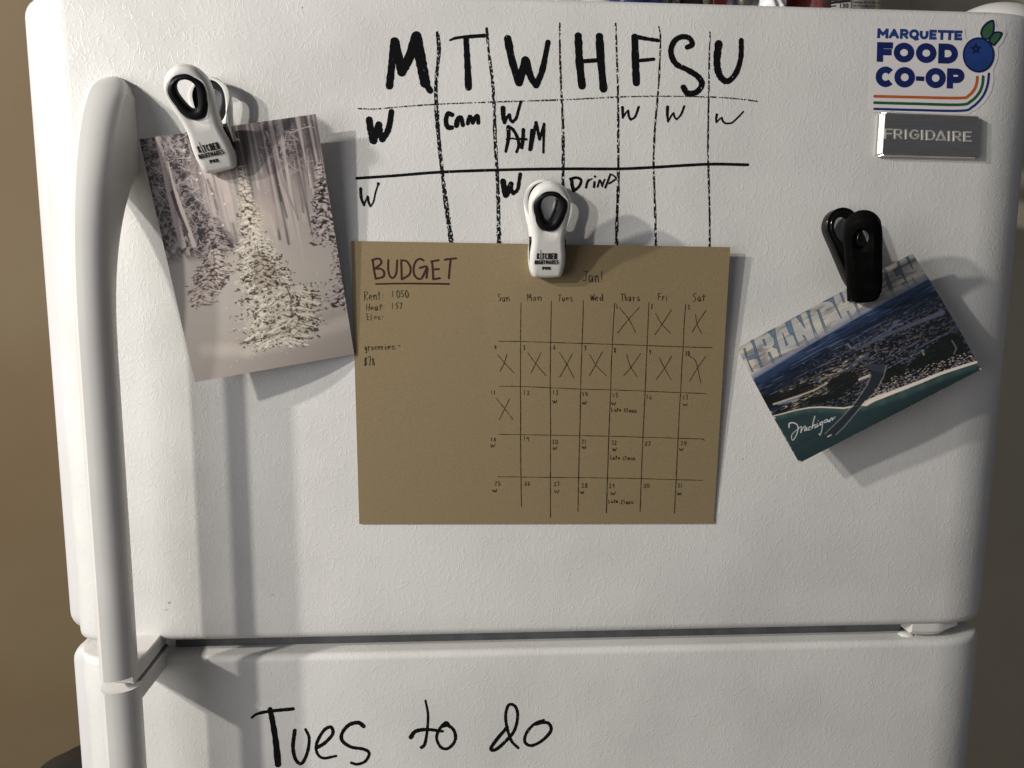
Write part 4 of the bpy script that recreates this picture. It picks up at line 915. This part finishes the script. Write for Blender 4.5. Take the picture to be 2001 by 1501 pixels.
for k in range(420):   # houses behind the beach
    u = rr.random(); x = 1000+690*u; y = 1035-235*u-rr.random()**1.5*95; q = p3([(x, y)])[0]; cv.line([q, (q[0]+rr.uniform(1, 2.6), q[1]-rr.uniform(.2, 1.2))], rr.uniform(.8, 1.7), rr.choice(((190,174,168),(150,130,124),(210,200,190),(60,52,48))), .85)
# lake Michigan and beach
shore = [(300,1172),(390,1150),(480,1125),(570,1108),(650,1104),(800,1110),(930,1088),(1060,1050),(1200,1002),(1330,945),(1450,892),(1580,840),(1700,800)]
wat = p3(shore+[(1790,880),(1650,960),(497,1560),(400,1400)])
cv.poly(wat, (42,60,64)); dw = np.clip((fbm(S_*6, T_*16, 120, 3)-.4)*2, 0, 1)
cv.poly(wat, (35,51,57), .8, dw); cv.poly(wat, (30,44,48), .7, np.clip((T_-.86)/.14, 0, 1))
cv.line(p3([(x, y+14) for x, y in shore]), 7, (70,98,92), .5, 13, soft=9)
cv.line(p3(shore[:7]), 1.8, (214,200,182), 1, 3.2)
cv.line(p3([(935,1080),(1000,1052),(1060,1030),(1200,975),(1330,925),(1450,875),(1580,832),(1700,795)]), 8.5, (232,220,208), 1, 4.5, soft=1.2)
cv.line(p3([(950,1078),(1040,1032),(1080,1010)]), 10, (222,208,196), .9, 4, soft=1.5)
# river channel and piers
cv.poly(p3([(990,835),(1078,815),(1058,900),(1004,990),(912,1100),(785,1235),(735,1290),(695,1288),(785,1190),(895,1060),(965,940)]), (38,43,50), .97)
cv.poly(p3([(930,815),(1080,808),(1070,870),(985,850)]), (56,60,70), .9)
cv.line(p3([(1088,820),(1068,900),(1012,1000),(900,1120),(800,1240),(745,1292)]), 1.2, (160,150,134), .9, .9)
cv.line(p3([(985,885),(960,950),(880,1070),(780,1180),(672,1285)]), 1.3, (150,140,124), .9, 1.0); cv.line(p3([(690,1305),(715,1290)]), 1.6, (214,208,196), .9)
for P, w_ in (([(432,1242),(436,1215),(468,1213),(492,1235),(486,1280),(462,1325),(450,1322),(452,1290),(500,1245)],2.0), ([(500,1245),(516,1238),(510,1278),(520,1255),(540,1233),(536,1266),(552,1240)],1.3), ([(552,1240),(548,1262),(558,1255)],1.2), ([(582,1237),(566,1242),(562,1260),(578,1255)],1.2), ([(606,1165),(594,1210),(586,1250),(596,1228),(608,1224),(606,1246),(618,1234)],1.4), ([(622,1215),(620,1238),(632,1226)],1.2), ([(656,1202),(640,1212),(640,1226),(654,1216),(658,1202),(652,1255),(640,1292),(632,1282)],1.3), ([(690,1188),(674,1192),(668,1208),(684,1204),(692,1188),(692,1204),(704,1190)],1.2), ([(704,1190),(704,1204),(716,1180),(724,1178),(722,1192),(742,1168)],1.2), ([(628,1196),(629,1197)],1.4)):
    cv.line([tuple(q) for q in catmull(p3(P), 5)], w_, (216,218,214), .95, .9, soft=.6)
# worn white rim
for k in range(90):
    e = rr.random(); s0, t0 = rr.choice(((0.002, .55+.45*e), (e, .999), (.998, .85+.15*e), (.003, e)))
    x, y = hap(cv.h, s0, t0); cv.blob(x, y, rr.uniform(.6, 1.5), rr.uniform(.6, 1.2), 0, (196,190,182), .8 if s0 < .01 else .35, .8)
for s0, t0, r0 in ((.005,.995,5),(.998,.995,4),(.004,.62,3.5),(.003,.57,2.5)):
    x, y = hap(cv.h, s0, t0); cv.blob(x, y, r0, r0*.7, .5, (206,200,192), .9, .7)
pcard = empty('postcard', at(1680, 700, -.02), 'aerial coast postcard with cut-out lettering, tilted and curling under the black clip', 'postcard')
def pd(s, t):
    return .0125+.004*s+(.019-.004*s)*t**1.5+.0035*np.clip((s-.75)/.25, 0, 1)**2*(1-t)+.002*np.cos(math.pi*2*(s-.5))*t
def pw(s, t):   # left and right edges bow as the card curls
    b = np.sin(math.pi*t); return (-3.0*b*(1-s)+3.0*b*s, -1.0*b*(1-s)+0*s)
qo, qsurf = sheet('card_face', PC, pd, 399, 269, M['post'], pcard, .00045, cv.C, M['cardstock'], pw)

# ------------------------------------------------------------------ CLIPS
M['wclip'] = pbr('glossy_white_plastic', (.80,.785,.75), .30, coat=.15); mixnoise(M['wclip'], (.81,.795,.76), (.77,.755,.72), 25)
M['ring'] = pbr('black_soft_rubber', (.004,.004,.006), .5, spec=.18); mixnoise(M['ring'], (.005,.005,.007), (.009,.009,.011), 80)
M['bclip'] = pbr('matt_black_plastic', (.003,.003,.003), .6, spec=.04); mixnoise(M['bclip'], (.003,.003,.003), (.005,.005,.005), 60)
M['bgloss'] = pbr('gloss_black_plastic', (.003,.003,.003), .16, spec=.35); mixnoise(M['bgloss'], (.0035,.0035,.0035), (.006,.006,.006), 60)
M['wire'] = pbr('spring_steel', (.6,.58,.55), .2, 1.0); mixnoise(M['wire'], (.62,.6,.57), (.5,.48,.46), 300)
M['print'] = pbr('black_print', (.012,.012,.014), .45); mixnoise(M['print'], (.010,.010,.012), (.018,.018,.02), 120)
def interp_outline(tab, N, c):
    """closed outline from half-width table [(v, hw)], sampled by angle around (0, c)"""
    R_ = [(hw, v) for v, hw in tab]; Lh = [(-hw, v) for v, hw in reversed(tab)]
    P = np.array(R_+Lh); P = np.vstack([P, P[:1]])
    out = []
    for k in range(N):
        a = 2*math.pi*k/N-math.pi/2; d = np.array([math.cos(a), math.sin(a)]); best = None
        for p, q in zip(P[:-1], P[1:]):
            p = p-np.array([0, c]); q = q-np.array([0, c]); e = q-p; den = d[0]*e[1]-d[1]*e[0]
            if abs(den) < 1e-12: continue
            t = (p[0]*e[1]-p[1]*e[0])/den; u = (p[0]*d[1]-p[1]*d[0])/den
            if t > 0 and -1e-9 <= u <= 1+1e-9: best = t if best is None else max(best, t)
        out.append(np.array([0, c])+d*(best or .01))
    return np.array(out)
def smooth_tab(tab, n=5): return [tuple(p) for p in catmull(tab, n)]
def inset(P, d):
    """move each point inwards along the local normal (P anticlockwise)"""
    t = np.roll(P, -1, 0)-np.roll(P, 1, 0); t /= np.linalg.norm(t, axis=1)[:,None]; n = np.stack([-t[:,1], t[:,0]], 1)
    return P+n*d
def plate(name, outer, hole, Tk, Tm, mat, parent, rnd=.003, hr=.0015, dome=0.0, skirt=0.0):
    """plate with rounded front edges in the lever frame (x across, -y front, z along); Tm maps local points to world"""
    rings = []
    prof = [(0, -skirt), (0, .25), (.10, .52), (.30, .76), (.6, .93), (1.0, 1.0)]
    for a, hgt in prof: rings.append((inset(outer, rnd*a), Tk*hgt))
    IN = rings[-1][0]; HO = inset(hole, -hr)
    for f_ in (.25, .5, .75): rings.append((IN*(1-f_)+HO*f_, Tk+dome*math.sin(math.pi*f_)))
    for a, hgt in ((1.0, 1.0), (.4, .9), (0, .6), (0, 0)): rings.append((inset(hole, -hr*a), Tk*hgt))
    n = len(outer); V = []; Fc = []
    for P, y in rings:
        for p in P: V.append(Tm @ Vector((p[0], -y, p[1])))
    m_ = len(rings)
    for i in range(m_-1):
        for j in range(n): Fc.append((i*n+j, i*n+(j+1) % n, (i+1)*n+(j+1) % n, (i+1)*n+j))
    # back
    b = len(V); 
    for j in range(n): Fc.append(((m_-1)*n+j, (m_-1)*n+(j+1) % n, (j+1) % n, j))
    o = mesh(name, V, Fc, mat, parent, local=True); 
    bm = bmesh.new(); bm.from_mesh(o.data); bmesh.ops.recalc_face_normals(bm, faces=bm.faces[:]); bm.to_mesh(o.data); bm.free()
    smooth_angle(o, 60); return o
def tube(name, P, r, mat, parent, n=8):
    P = [Vector(p) for p in P]; V = []; Fc = []
    for i, p in enumerate(P):
        d = (P[min(i+1, len(P)-1)]-P[max(i-1, 0)]).normalized(); a = d.cross(Vector((.3, .9, .2))).normalized(); b = d.cross(a)
        for k in range(n): V.append(p+(a*math.cos(2*math.pi*k/n)+b*math.sin(2*math.pi*k/n))*r)
    for i in range(len(P)-1):
        for k in range(n): Fc.append((i*n+k, i*n+(k+1) % n, (i+1)*n+(k+1) % n, (i+1)*n+k))
    Fc.append(tuple(range(n))); Fc.append(tuple((len(P)-1)*n+k for k in range(n)))
    return mesh(name, V, Fc, mat, parent, smooth=True)
LEVER = [(v, hw*.965) for v, hw in [(0,.0),(.003,.10),(.012,.148),(.035,.168),(.11,.184),(.20,.192),(.27,.188),(.34,.178),(.42,.170),(.50,.176),(.58,.190),(.66,.206),(.74,.214),(.81,.212),(.87,.195),(.93,.155),(.97,.105),(.993,.045),(1.0,.0)]]
RING_O = [(v, hw*1.09) for v, hw in [(.515,.0),(.525,.05),(.56,.088),(.62,.120),(.70,.152),(.77,.166),(.83,.160),(.88,.130),(.915,.085),(.932,.04),(.935,.0)]]
RING_I = [(v, hw*.92) for v, hw in [(.615,.0),(.625,.03),(.66,.055),(.72,.080),(.78,.096),(.83,.090),(.865,.062),(.882,.028),(.885,.0)]]
def lever_frame(base, top, twist=0.0):
    """matrix: local z runs base->top, local -y faces the room, x across"""
    z = (Vector(top)-Vector(base)); L_ = z.length; z.normalize(); x = Vector((0,1,0)).cross(z).normalized(); y = z.cross(x)
    if x.x < 0: x = -x; y = z.cross(x)
    m_ = Matrix.Identity(4)
    rot = Matrix.Rotation(twist, 4, 'Z')
    for i in range(3): m_[i][0], m_[i][1], m_[i][2], m_[i][3] = x[i], y[i], z[i], base[i]
    return m_ @ rot, L_
def sctab(tab, L_): return [(v*L_, hw*L_) for v, hw in tab]
TXT = {}
def kitchen_clip(base_px, top_px, d0, d1, btop_px, label, lean=1.0, lower_px=None):
    base = Vector(at(*base_px, -d0)); top = Vector(at(*top_px, -d1))
    root = empty('bag_clip', tuple(base), label, 'clip', 'white bag clips with black rings')
    Tm, L_ = lever_frame(base, top)
    c = .74*L_; N = 120
    ou = interp_outline(smooth_tab(sctab(LEVER, L_)), N, c); ro = interp_outline(smooth_tab(sctab(RING_O, L_)), N, c); ri = interp_outline(smooth_tab(sctab(RING_I, L_)), N, c)
    fl = plate('front_lever', ou, inset(ro, .0006), .0052, Tm, M['wclip'], root, .0042, .0008, 0.0, .9)
    rg = plate('grip_ring', inset(ro, .0002), ri, .0066, Tm, M['ring'], root, .0022, .0020, .0002, .5)
    # back lever lies against the door
    bb = Vector((base.x, -.0115, base.z)); bt = Vector(at(*btop_px, -.0085)); Tb, Lb = lever_frame(bb, bt)
    k = Lb/L_
    plate('back_lever', ou*k, inset(ro*k, -.001), .0042, Tb, M['wclip'], root, .0030, .0012, .0002, .7)
    plate('magnet', inset(ro*k, -.0012), inset(ro*k, .0045), .0012, Tb, M['ring'], root, .0005, .0005)
    # hinge spring: a coil between the levers with one bent arm
    P = []
    pc = Tm @ Vector((0, .008, .50*L_))
    for i in range(73):
        a = i/12*2*math.pi; P.append(pc+Vector((-.0045+.009*i/72, -.0034*math.sin(a), .0034*math.cos(a))))
    P.append(Tm @ Vector((.006, .004, .66*L_))); P.append(Tm @ Vector((.008, .004, .80*L_))); P.append(Tm @ Vector((.002, .004, .86*L_)))
    tube('spring', P, .0007, M['wire'], root)
    # jaw pad below
    pj = [Tm @ Vector((sx*.014, yy, zz)) for sx, yy, zz in ((-1,.001,.012),(1,.001,.012),(1,.001,.030),(-1,.001,.030),(-1,.0075,.014),(1,.0075,.014),(1,.0095,.030),(-1,.0095,.030))]
    mesh('jaw_pad', pj, [(0,1,2,3),(7,6,5,4),(0,4,5,1),(1,5,6,2),(2,6,7,3),(3,7,4,0)], M['ring'], root)
    # lettering on the lever
    def ls(px, py, off): return Tm @ Vector((px*L_, -.0052-.00025-off, py*L_))
    def row(txt, v0, v1, x0, x1, sw, gapf=.16, name='lettering'):
        n_ = len(txt); wts = [.5 if ch == 'I' else (1.25 if ch == 'M' else 1) for ch in txt]; tot = sum(wts); x = x0
        ik = Ink(ls); ik.off = .00004
        for ch, wt in zip(txt, wts):
            a = (x1-x0)*wt/tot; xa, xb = x, x+a*(1-gapf); x += a
            if ch == 'I': xa2 = xb2 = (xa+xb)/2
            else: xa2, xb2 = xa+sw/2, xb-sw/2
            segs(ik, ch, lambda u, vv: (xa2+(xb2-xa2)*u, v1-sw/2+(v0-v1+sw)*vv), sw)
        ik.build(name, M['print'], root)
    row('K', .232, .296, -.118, -.088, .0125); row('TCHEN', .228, .296, -.066, .092, .0130)
    ik = Ink(ls); ik.off = .00004; ik.stroke([(-.080,.334),(-.078,.28),(-.075,.228)], .004, .011); ik.build('lettering', M['print'], root)
    row('NIGHTMARES', .174, .220, -.138, .112, .0098, .12)
    row('FOX', .112, .148, -.058, .030, .0125, .06)
    return root
kitchen_clip((1068,541), (1076,357), .0135, .046, (1061,350), 'white bag clip with a black ring holding the brown paper')
kitchen_clip((434,334), (348,128), .0220, .058, (402,150), 'white bag clip with a black ring holding the winter card')
# black magnet clip
base = Vector(at(1690, 587, -.021)); top = Vector(at(1684, 420, -.064))
bc = empty('magnet_clip', tuple(base), 'black plastic magnet clip holding the postcard at the right', 'clip')
BLV = [(0,.0),(.004,.09),(.03,.145),(.09,.180),(.2,.196),(.4,.198),(.6,.200),(.75,.204),(.85,.196),(.92,.160),(.97,.105),(.995,.045),(1.0,0)]
BHO = [(.66,0),(.668,.025),(.69,.042),(.74,.056),(.79,.056),(.83,.044),(.855,.025),(.865,0)]
Tm, L_ = lever_frame(base, top, R(-32)); ou = interp_outline(smooth_tab(sctab([(v, hw*.80) for v, hw in BLV], L_)), 110, .75*L_); ho = interp_outline(smooth_tab(sctab([(v, hw*.85) for v, hw in BHO], L_)), 110, .75*L_)
plate('front_lever', ou, ho, .0062, Tm, M['bclip'], bc, .0050, .003, .0006, 1.0)
bt = Vector(at(1628, 408, -.010)); bb = Vector(at(1690, 560, -.0085)); Tb, Lb = lever_frame(bb, bt)
ou2 = interp_outline(smooth_tab(sctab(BLV, Lb)), 110, .75*Lb)
BH2 = [(.57,0),(.585,.045),(.63,.078),(.70,.098),(.77,.098),(.83,.080),(.87,.045),(.885,0)]
ho2 = interp_outline(smooth_tab(sctab(BH2, Lb)), 110, .75*Lb)
plate('back_lever', ou2*.98, ho2, .0045, Tb, M['bgloss'], bc, .0022, .0012, 0, .9)
# raised rim inside the back lever and the rivet seen between the levers
rim = [Tb @ Vector((p[0], -.0050, p[1])) for p in inset(ho2, -.0035)]; tube('lever_rim', rim+rim[:2], .0008, M['bgloss'], bc)
rim = [Tb @ Vector((p[0], -.0042, p[1])) for p in inset(ou2, .0016)]; tube('lever_rim', rim+rim[:2], .0009, M['bgloss'], bc)
rp = Tb @ Vector((0, -.0062, .40*Lb)); blob('rivet', tuple(rp), (.0017,.0012,.0026), M['wire'], bc)
P = []; pc = Tb @ Vector((.004, -.012, .40*Lb))
for i in range(61): a = i/10*2*math.pi; P.append(pc+Vector((-.004+.009*i/60, -.004*math.sin(a), .004*math.cos(a))))
tube('spring', P, .0009, M['bgloss'], bc)
for i in range(9):
    p = Tm @ Vector((-.157*L_+.0012, -.001, (.03+.018*i)*L_)); blob('jaw_tooth', tuple(p), (.0012,.002,.0009), M['bclip'], bc)

# ------------------------------------------------------------------ things on top of the refrigerator
ZT = H+.0125
def noisy(V, a, f, seed):
    r_ = np.random.default_rng(seed); ph = r_.random(6)*6.28
    return [Vector((v[0]+a*math.sin(f*v[2]+ph[0])*math.sin(f*.7*v[1]+ph[1]), v[1]+a*math.sin(f*v[0]+ph[2])*math.cos(f*1.3*v[2]+ph[3]), v[2]+a*.5*math.sin(f*v[0]*1.1+ph[4]))) for v in V]
def pouch(name, xa, xb, y, hgt, dep, mats, label, cat, lean=0.0, seed=1, split=None, top_in=.0):
    r_ = empty(name, ((xa+xb)/2, y, ZT), label, cat)
    nu, nv = 26, 22
    def grid(v0, v1, mat, nm):
        V = []; Fc = []
        for s_ in (-1, 1):
            b = len(V)
            for j in range(nv+1):
                v_ = v0+(v1-v0)*j/nv
                for i in range(nu+1):
                    u = i/nu; ti = top_in*v_; x = xa+ti+(xb-xa-2*ti)*u; e = (1-(2*u-1)**4)*(1-max(0, v_*2-1)**4*.9)*(.65+.35*(1-v_))
                    V.append((x+lean*v_*hgt, y+s_*dep/2*e+.0015*math.sin(40*v_*seed+u*19), ZT+v_*hgt))
            for j in range(nv):
                for i in range(nu):
                    a = b+j*(nu+1)+i; Fc.append((a, a+1, a+nu+2, a+nu+1) if s_ < 0 else (a, a+nu+1, a+nu+2, a+1))
        o = mesh(nm, noisy(V, .0022, 170, seed), Fc, mat, r_, smooth=True); return o
    if split is None: grid(0, 1, mats[0], 'pouch_body')
    else: grid(0, split, mats[0], 'lower_band'); grid(split, 1, mats[1], 'upper_band')
    return r_
def pk(name, c1, c2, sc_, rough=.35, metal=0): 
    m_ = pbr(name, c1, rough, metal); mixnoise(m_, c1, c2, sc_, 4); return m_
def X(px, y): return float(at(px, 6, y)[0])
y0 = .07
pouch('white_bag', X(1060,y0+.02), X(1222,y0+.02), .095, .075, .03, (pk('white_film',(.72,.69,.66),(.58,.55,.54),50),), 'crumpled white plastic bag standing leftmost on top of the refrigerator', 'bag', seed=2)
pouch('snack_bag', X(1195,y0-.005), X(1303,y0-.005), .068, .07, .03, (pk('navy_film',(.012,.02,.10),(.02,.03,.14),40),), 'navy blue plastic bag standing between the white bag and the foil bag', 'bag', seed=6, top_in=.004)
pouch('foil_bag', X(1300,y0), X(1345,y0), .095, .06, .02, (pk('speckled_foil',(.55,.56,.50),(.16,.16,.15),260,.3,.4),), 'narrow speckled silver foil bag on the refrigerator', 'bag', seed=3)
pouch('grey_pouch', X(1338,y0), X(1398,y0), .110, .065, .03, (pk('grey_film',(.10,.09,.08),(.07,.062,.055),80),), 'dull grey pouch between the foil bag and the red box', 'pouch', seed=5)
# red box
def carton(name, xa, xb, ya, yb, h_, mat, label, cat):
    r_ = empty(name, ((xa+xb)/2, (ya+yb)/2, ZT), label, cat); box('carton_body', xa, xb, ya, yb, ZT, ZT+h_, mat, r_, .001)
    box('carton_flap', xa+.001, xb-.001, ya+.002, yb-.002, ZT+h_+.0003, ZT+h_+.0012, mat, r_); return r_
carton('red_carton', X(1394,.09), X(1428,.09), .09, .15, .07, pk('dark_red_card',(.10,.010,.012),(.07,.008,.01),30), 'narrow dark red carton standing among the bags', 'box')
pouch('olive_pouch', X(1424,y0), X(1508,y0), .10, .06, .03, (pk('olive_film',(.115,.11,.075),(.05,.05,.07),55),), 'olive grey snack pouch with dark creases beside the red carton', 'pouch', seed=7)
pouch('bright_pouch', X(1506,.06), X(1560,.06), .085, .065, .022, (pk('pale_blue_white_film',(.62,.74,.85),(.85,.87,.86),35,.25),), 'shiny white and pale blue pouch left of the can', 'pouch', seed=4)
# red can with a printed label
CX, CYc, CR = X(1652,.085), .130, .0455
can = empty('food_can', (CX, CYc, ZT), 'red canister with a white nutrition label standing rightmost on the refrigerator', 'can')
def cyl(name, r, z0_, z1_, a0, a1, mat, parent, n=48):
    V = []; Fc = []
    for k in range(n+1):
        a = R(a0+(a1-a0)*k/n)
        for z in (z0_, z1_): V.append((CX+r*math.sin(a), CYc-r*math.cos(a), z))
    for k in range(n): Fc.append((2*k, 2*k+2, 2*k+3, 2*k+1))
    return mesh(name, V, Fc, mat, parent, smooth=True)
red = pk('red_label_paper', (.17,.012,.014), (.12,.010,.012), 25, .4); wl = pk('white_label_paper', (.50,.47,.44), (.44,.41,.39), 60, .5); blk = M['print']
cyl('can_body', CR, ZT, ZT+.12, 0, 360, red, can, 72)
lab = cyl('label_panel', CR+.0002, ZT, ZT+.105, -16, 88, wl, can)
V = [(CX, CYc, ZT+.12)]+[(CX+CR*math.sin(R(a)), CYc-CR*math.cos(R(a)), ZT+.12) for a in range(0, 360, 10)]; mesh('can_lid', V, [(0, 1+i, 1+(i+1) % 36) for i in range(36)], M['wire'], can)
def csurf(px, py, off):
    d = FW+RT*((px-1000.5)/F)-UP*((py-750.5)/F); o = CP-np.array([CX, CYc, 0]); r = CR+.0003+off
    a = d[0]**2+d[1]**2; b = 2*(o[0]*d[0]+o[1]*d[1]); c_ = o[0]**2+o[1]**2-r*r; D = b*b-4*a*c_
    t = (-b-math.sqrt(max(D, 0)))/(2*a); return CP+d*t
def t2(P): return [(1400+x/5.558, y/5.558) for x, y in P]
for P, w_ in (([(1145,50),(1300,25),(1455,5)],5.0), ([(1145,14),(1250,6),(1455,-22)],3.0), ([(1150,78),(1230,70),(1300,64)],2.6)):
    ik = Ink(csurf); ik.stroke(t2(P), w_, cap='none'); ik.build('label_rule', blk, can)
ik = Ink(csurf); ik.stroke(t2([(1462,100),(1466,0),(1468,-60)]), .9, cap='none'); ik.build('label_rule', blk, can)
def font_text(txt, x, y, h_, slope, wscale=1.0, bold=.0, name='label_text', mat=blk):
    cu = bpy.data.curves.new('text', 'FONT'); cu.body = txt; cu.size = 1; cu.offset = bold; cu.resolution_u = 2
    ob = bpy.data.objects.new('tmp', cu); COL.objects.link(ob); bpy.context.view_layer.update()
    me = bpy.data.meshes.new_from_object(ob.evaluated_get(bpy.context.evaluated_depsgraph_get())); bpy.data.objects.remove(ob)
    V = [csurf(x+v.co.x*h_*wscale, y-v.co.y*h_+slope*v.co.x*h_*wscale, .00015) for v in me.vertices]; Fc = [tuple(p.vertices) for p in me.polygons]
    return mesh(name, V, Fc, mat, can)
font_text('130', 1639, 15.6, 12.5, -.02, 1.0, .02)
font_text('Contains 2% or less of:', 1665, 5.8, 6.4, .03, .92, .012)
font_text('Salt, Monoglycerides,', 1665, 12.6, 6.4, .03, .92, .0)
font_text('Polysorbate 60, Soy', 1665, 19.0, 6.4, .03, .92, .012)

# ------------------------------------------------------------------ walls behind
M['tan'] = pbr('tan_wall_paint', (.17,.122,.062), .65, spec=.2); mixnoise(M['tan'], (.168,.126,.074), (.150,.106,.058), 2.4, 6); bump(M['tan'], 240, .15, .0006)
M['cream'] = pbr('cream_wall_paint', (.80,.72,.52), .7); mixnoise(M['cream'], (.82,.75,.58), (.76,.69,.53), 3, 4)
M['cabpaint'] = pbr('cabinet_paint', (.5,.46,.36), .5); mixnoise(M['cabpaint'], (.50,.46,.36), (.46,.42,.33), 4, 4); bump(M['cream'], 300, .12, .0006)
tag(mesh('left_wall', [(-2.6,.74,-1.6),(-.30,.74,-1.6),(-.30,.74,2.2),(-2.6,.74,2.2),(-2.6,.80,-1.6),(-.30,.80,-1.6),(-.30,.80,2.2),(-2.6,.80,2.2)], [(0,1,2,3),(4,7,6,5),(0,4,5,1),(1,5,6,2),(2,6,7,3),(3,7,4,0)], M['tan']), kind='structure')
tag(mesh('back_wall', [(-.2995,.745,-1.6),(2.4,.745,-1.6),(2.4,.745,2.2),(-.2995,.745,2.2),(-.2995,.80,-1.6),(2.4,.80,-1.6),(2.4,.80,2.2),(-.2995,.80,2.2)], [(0,1,2,3),(4,7,6,5),(0,4,5,1),(1,5,6,2),(2,6,7,3),(3,7,4,0)], M['cream']), kind='structure')
tag(mesh('floor', [(-3,-3,-1.6),(3,-3,-1.6),(3,1,-1.6),(-3,1,-1.6)], [(0,1,2,3)], M['tan']), kind='structure')
cab = empty('wall_cabinet', (.75, .45, .60), 'cream wall cabinet behind the can above the refrigerator', 'cabinet')
box('cabinet_side', .30, .595, .235, .73, .590, 1.2, M['cabpaint'], cab, .002)
box('cabinet_door', .600, .95, .232, .73, .590, 1.2, M['cabpaint'], cab, .003)
# dark rounded rim at the lower left
M['bin'] = pbr('dark_plastic', (.012,.011,.010), .45); mixnoise(M['bin'], (.012,.011,.010), (.02,.018,.016), 20)
bx, by, bz = float(at(196,1480,.25)[0]), .25, float(at(196,1497,.25)[2])
binr = empty('waste_bin', (bx, by, -1.5), 'black waste bin with a rounded lid at the lower left corner', 'bin')
Rb = .070
V = []; Fc = []
prof = [(Rb*.9, -1.15), (Rb, bz-.02), (Rb+.004, bz-.018), (Rb+.005, bz-.006), (Rb+.001, bz), (Rb-.008, bz+.004), (Rb*.6, bz+.016), (.001, bz+.018)]
for r_, z_ in prof:
    for k in range(48): a = 2*math.pi*k/48; V.append((bx+r_*math.cos(a), by+r_*.7*math.sin(a), z_))
def part(i0, i1, nm):
    Fq = [(i*48+k, i*48+(k+1) % 48, (i+1)*48+(k+1) % 48, (i+1)*48+k) for i in range(i0, i1) for k in range(48)]
    mesh(nm, V[i0*48:(i1+1)*48], [tuple(q-i0*48 for q in f) for f in Fq], M['bin'], binr, smooth=True)
part(0, 1, 'bin_body'); part(1, 7, 'bin_lid')
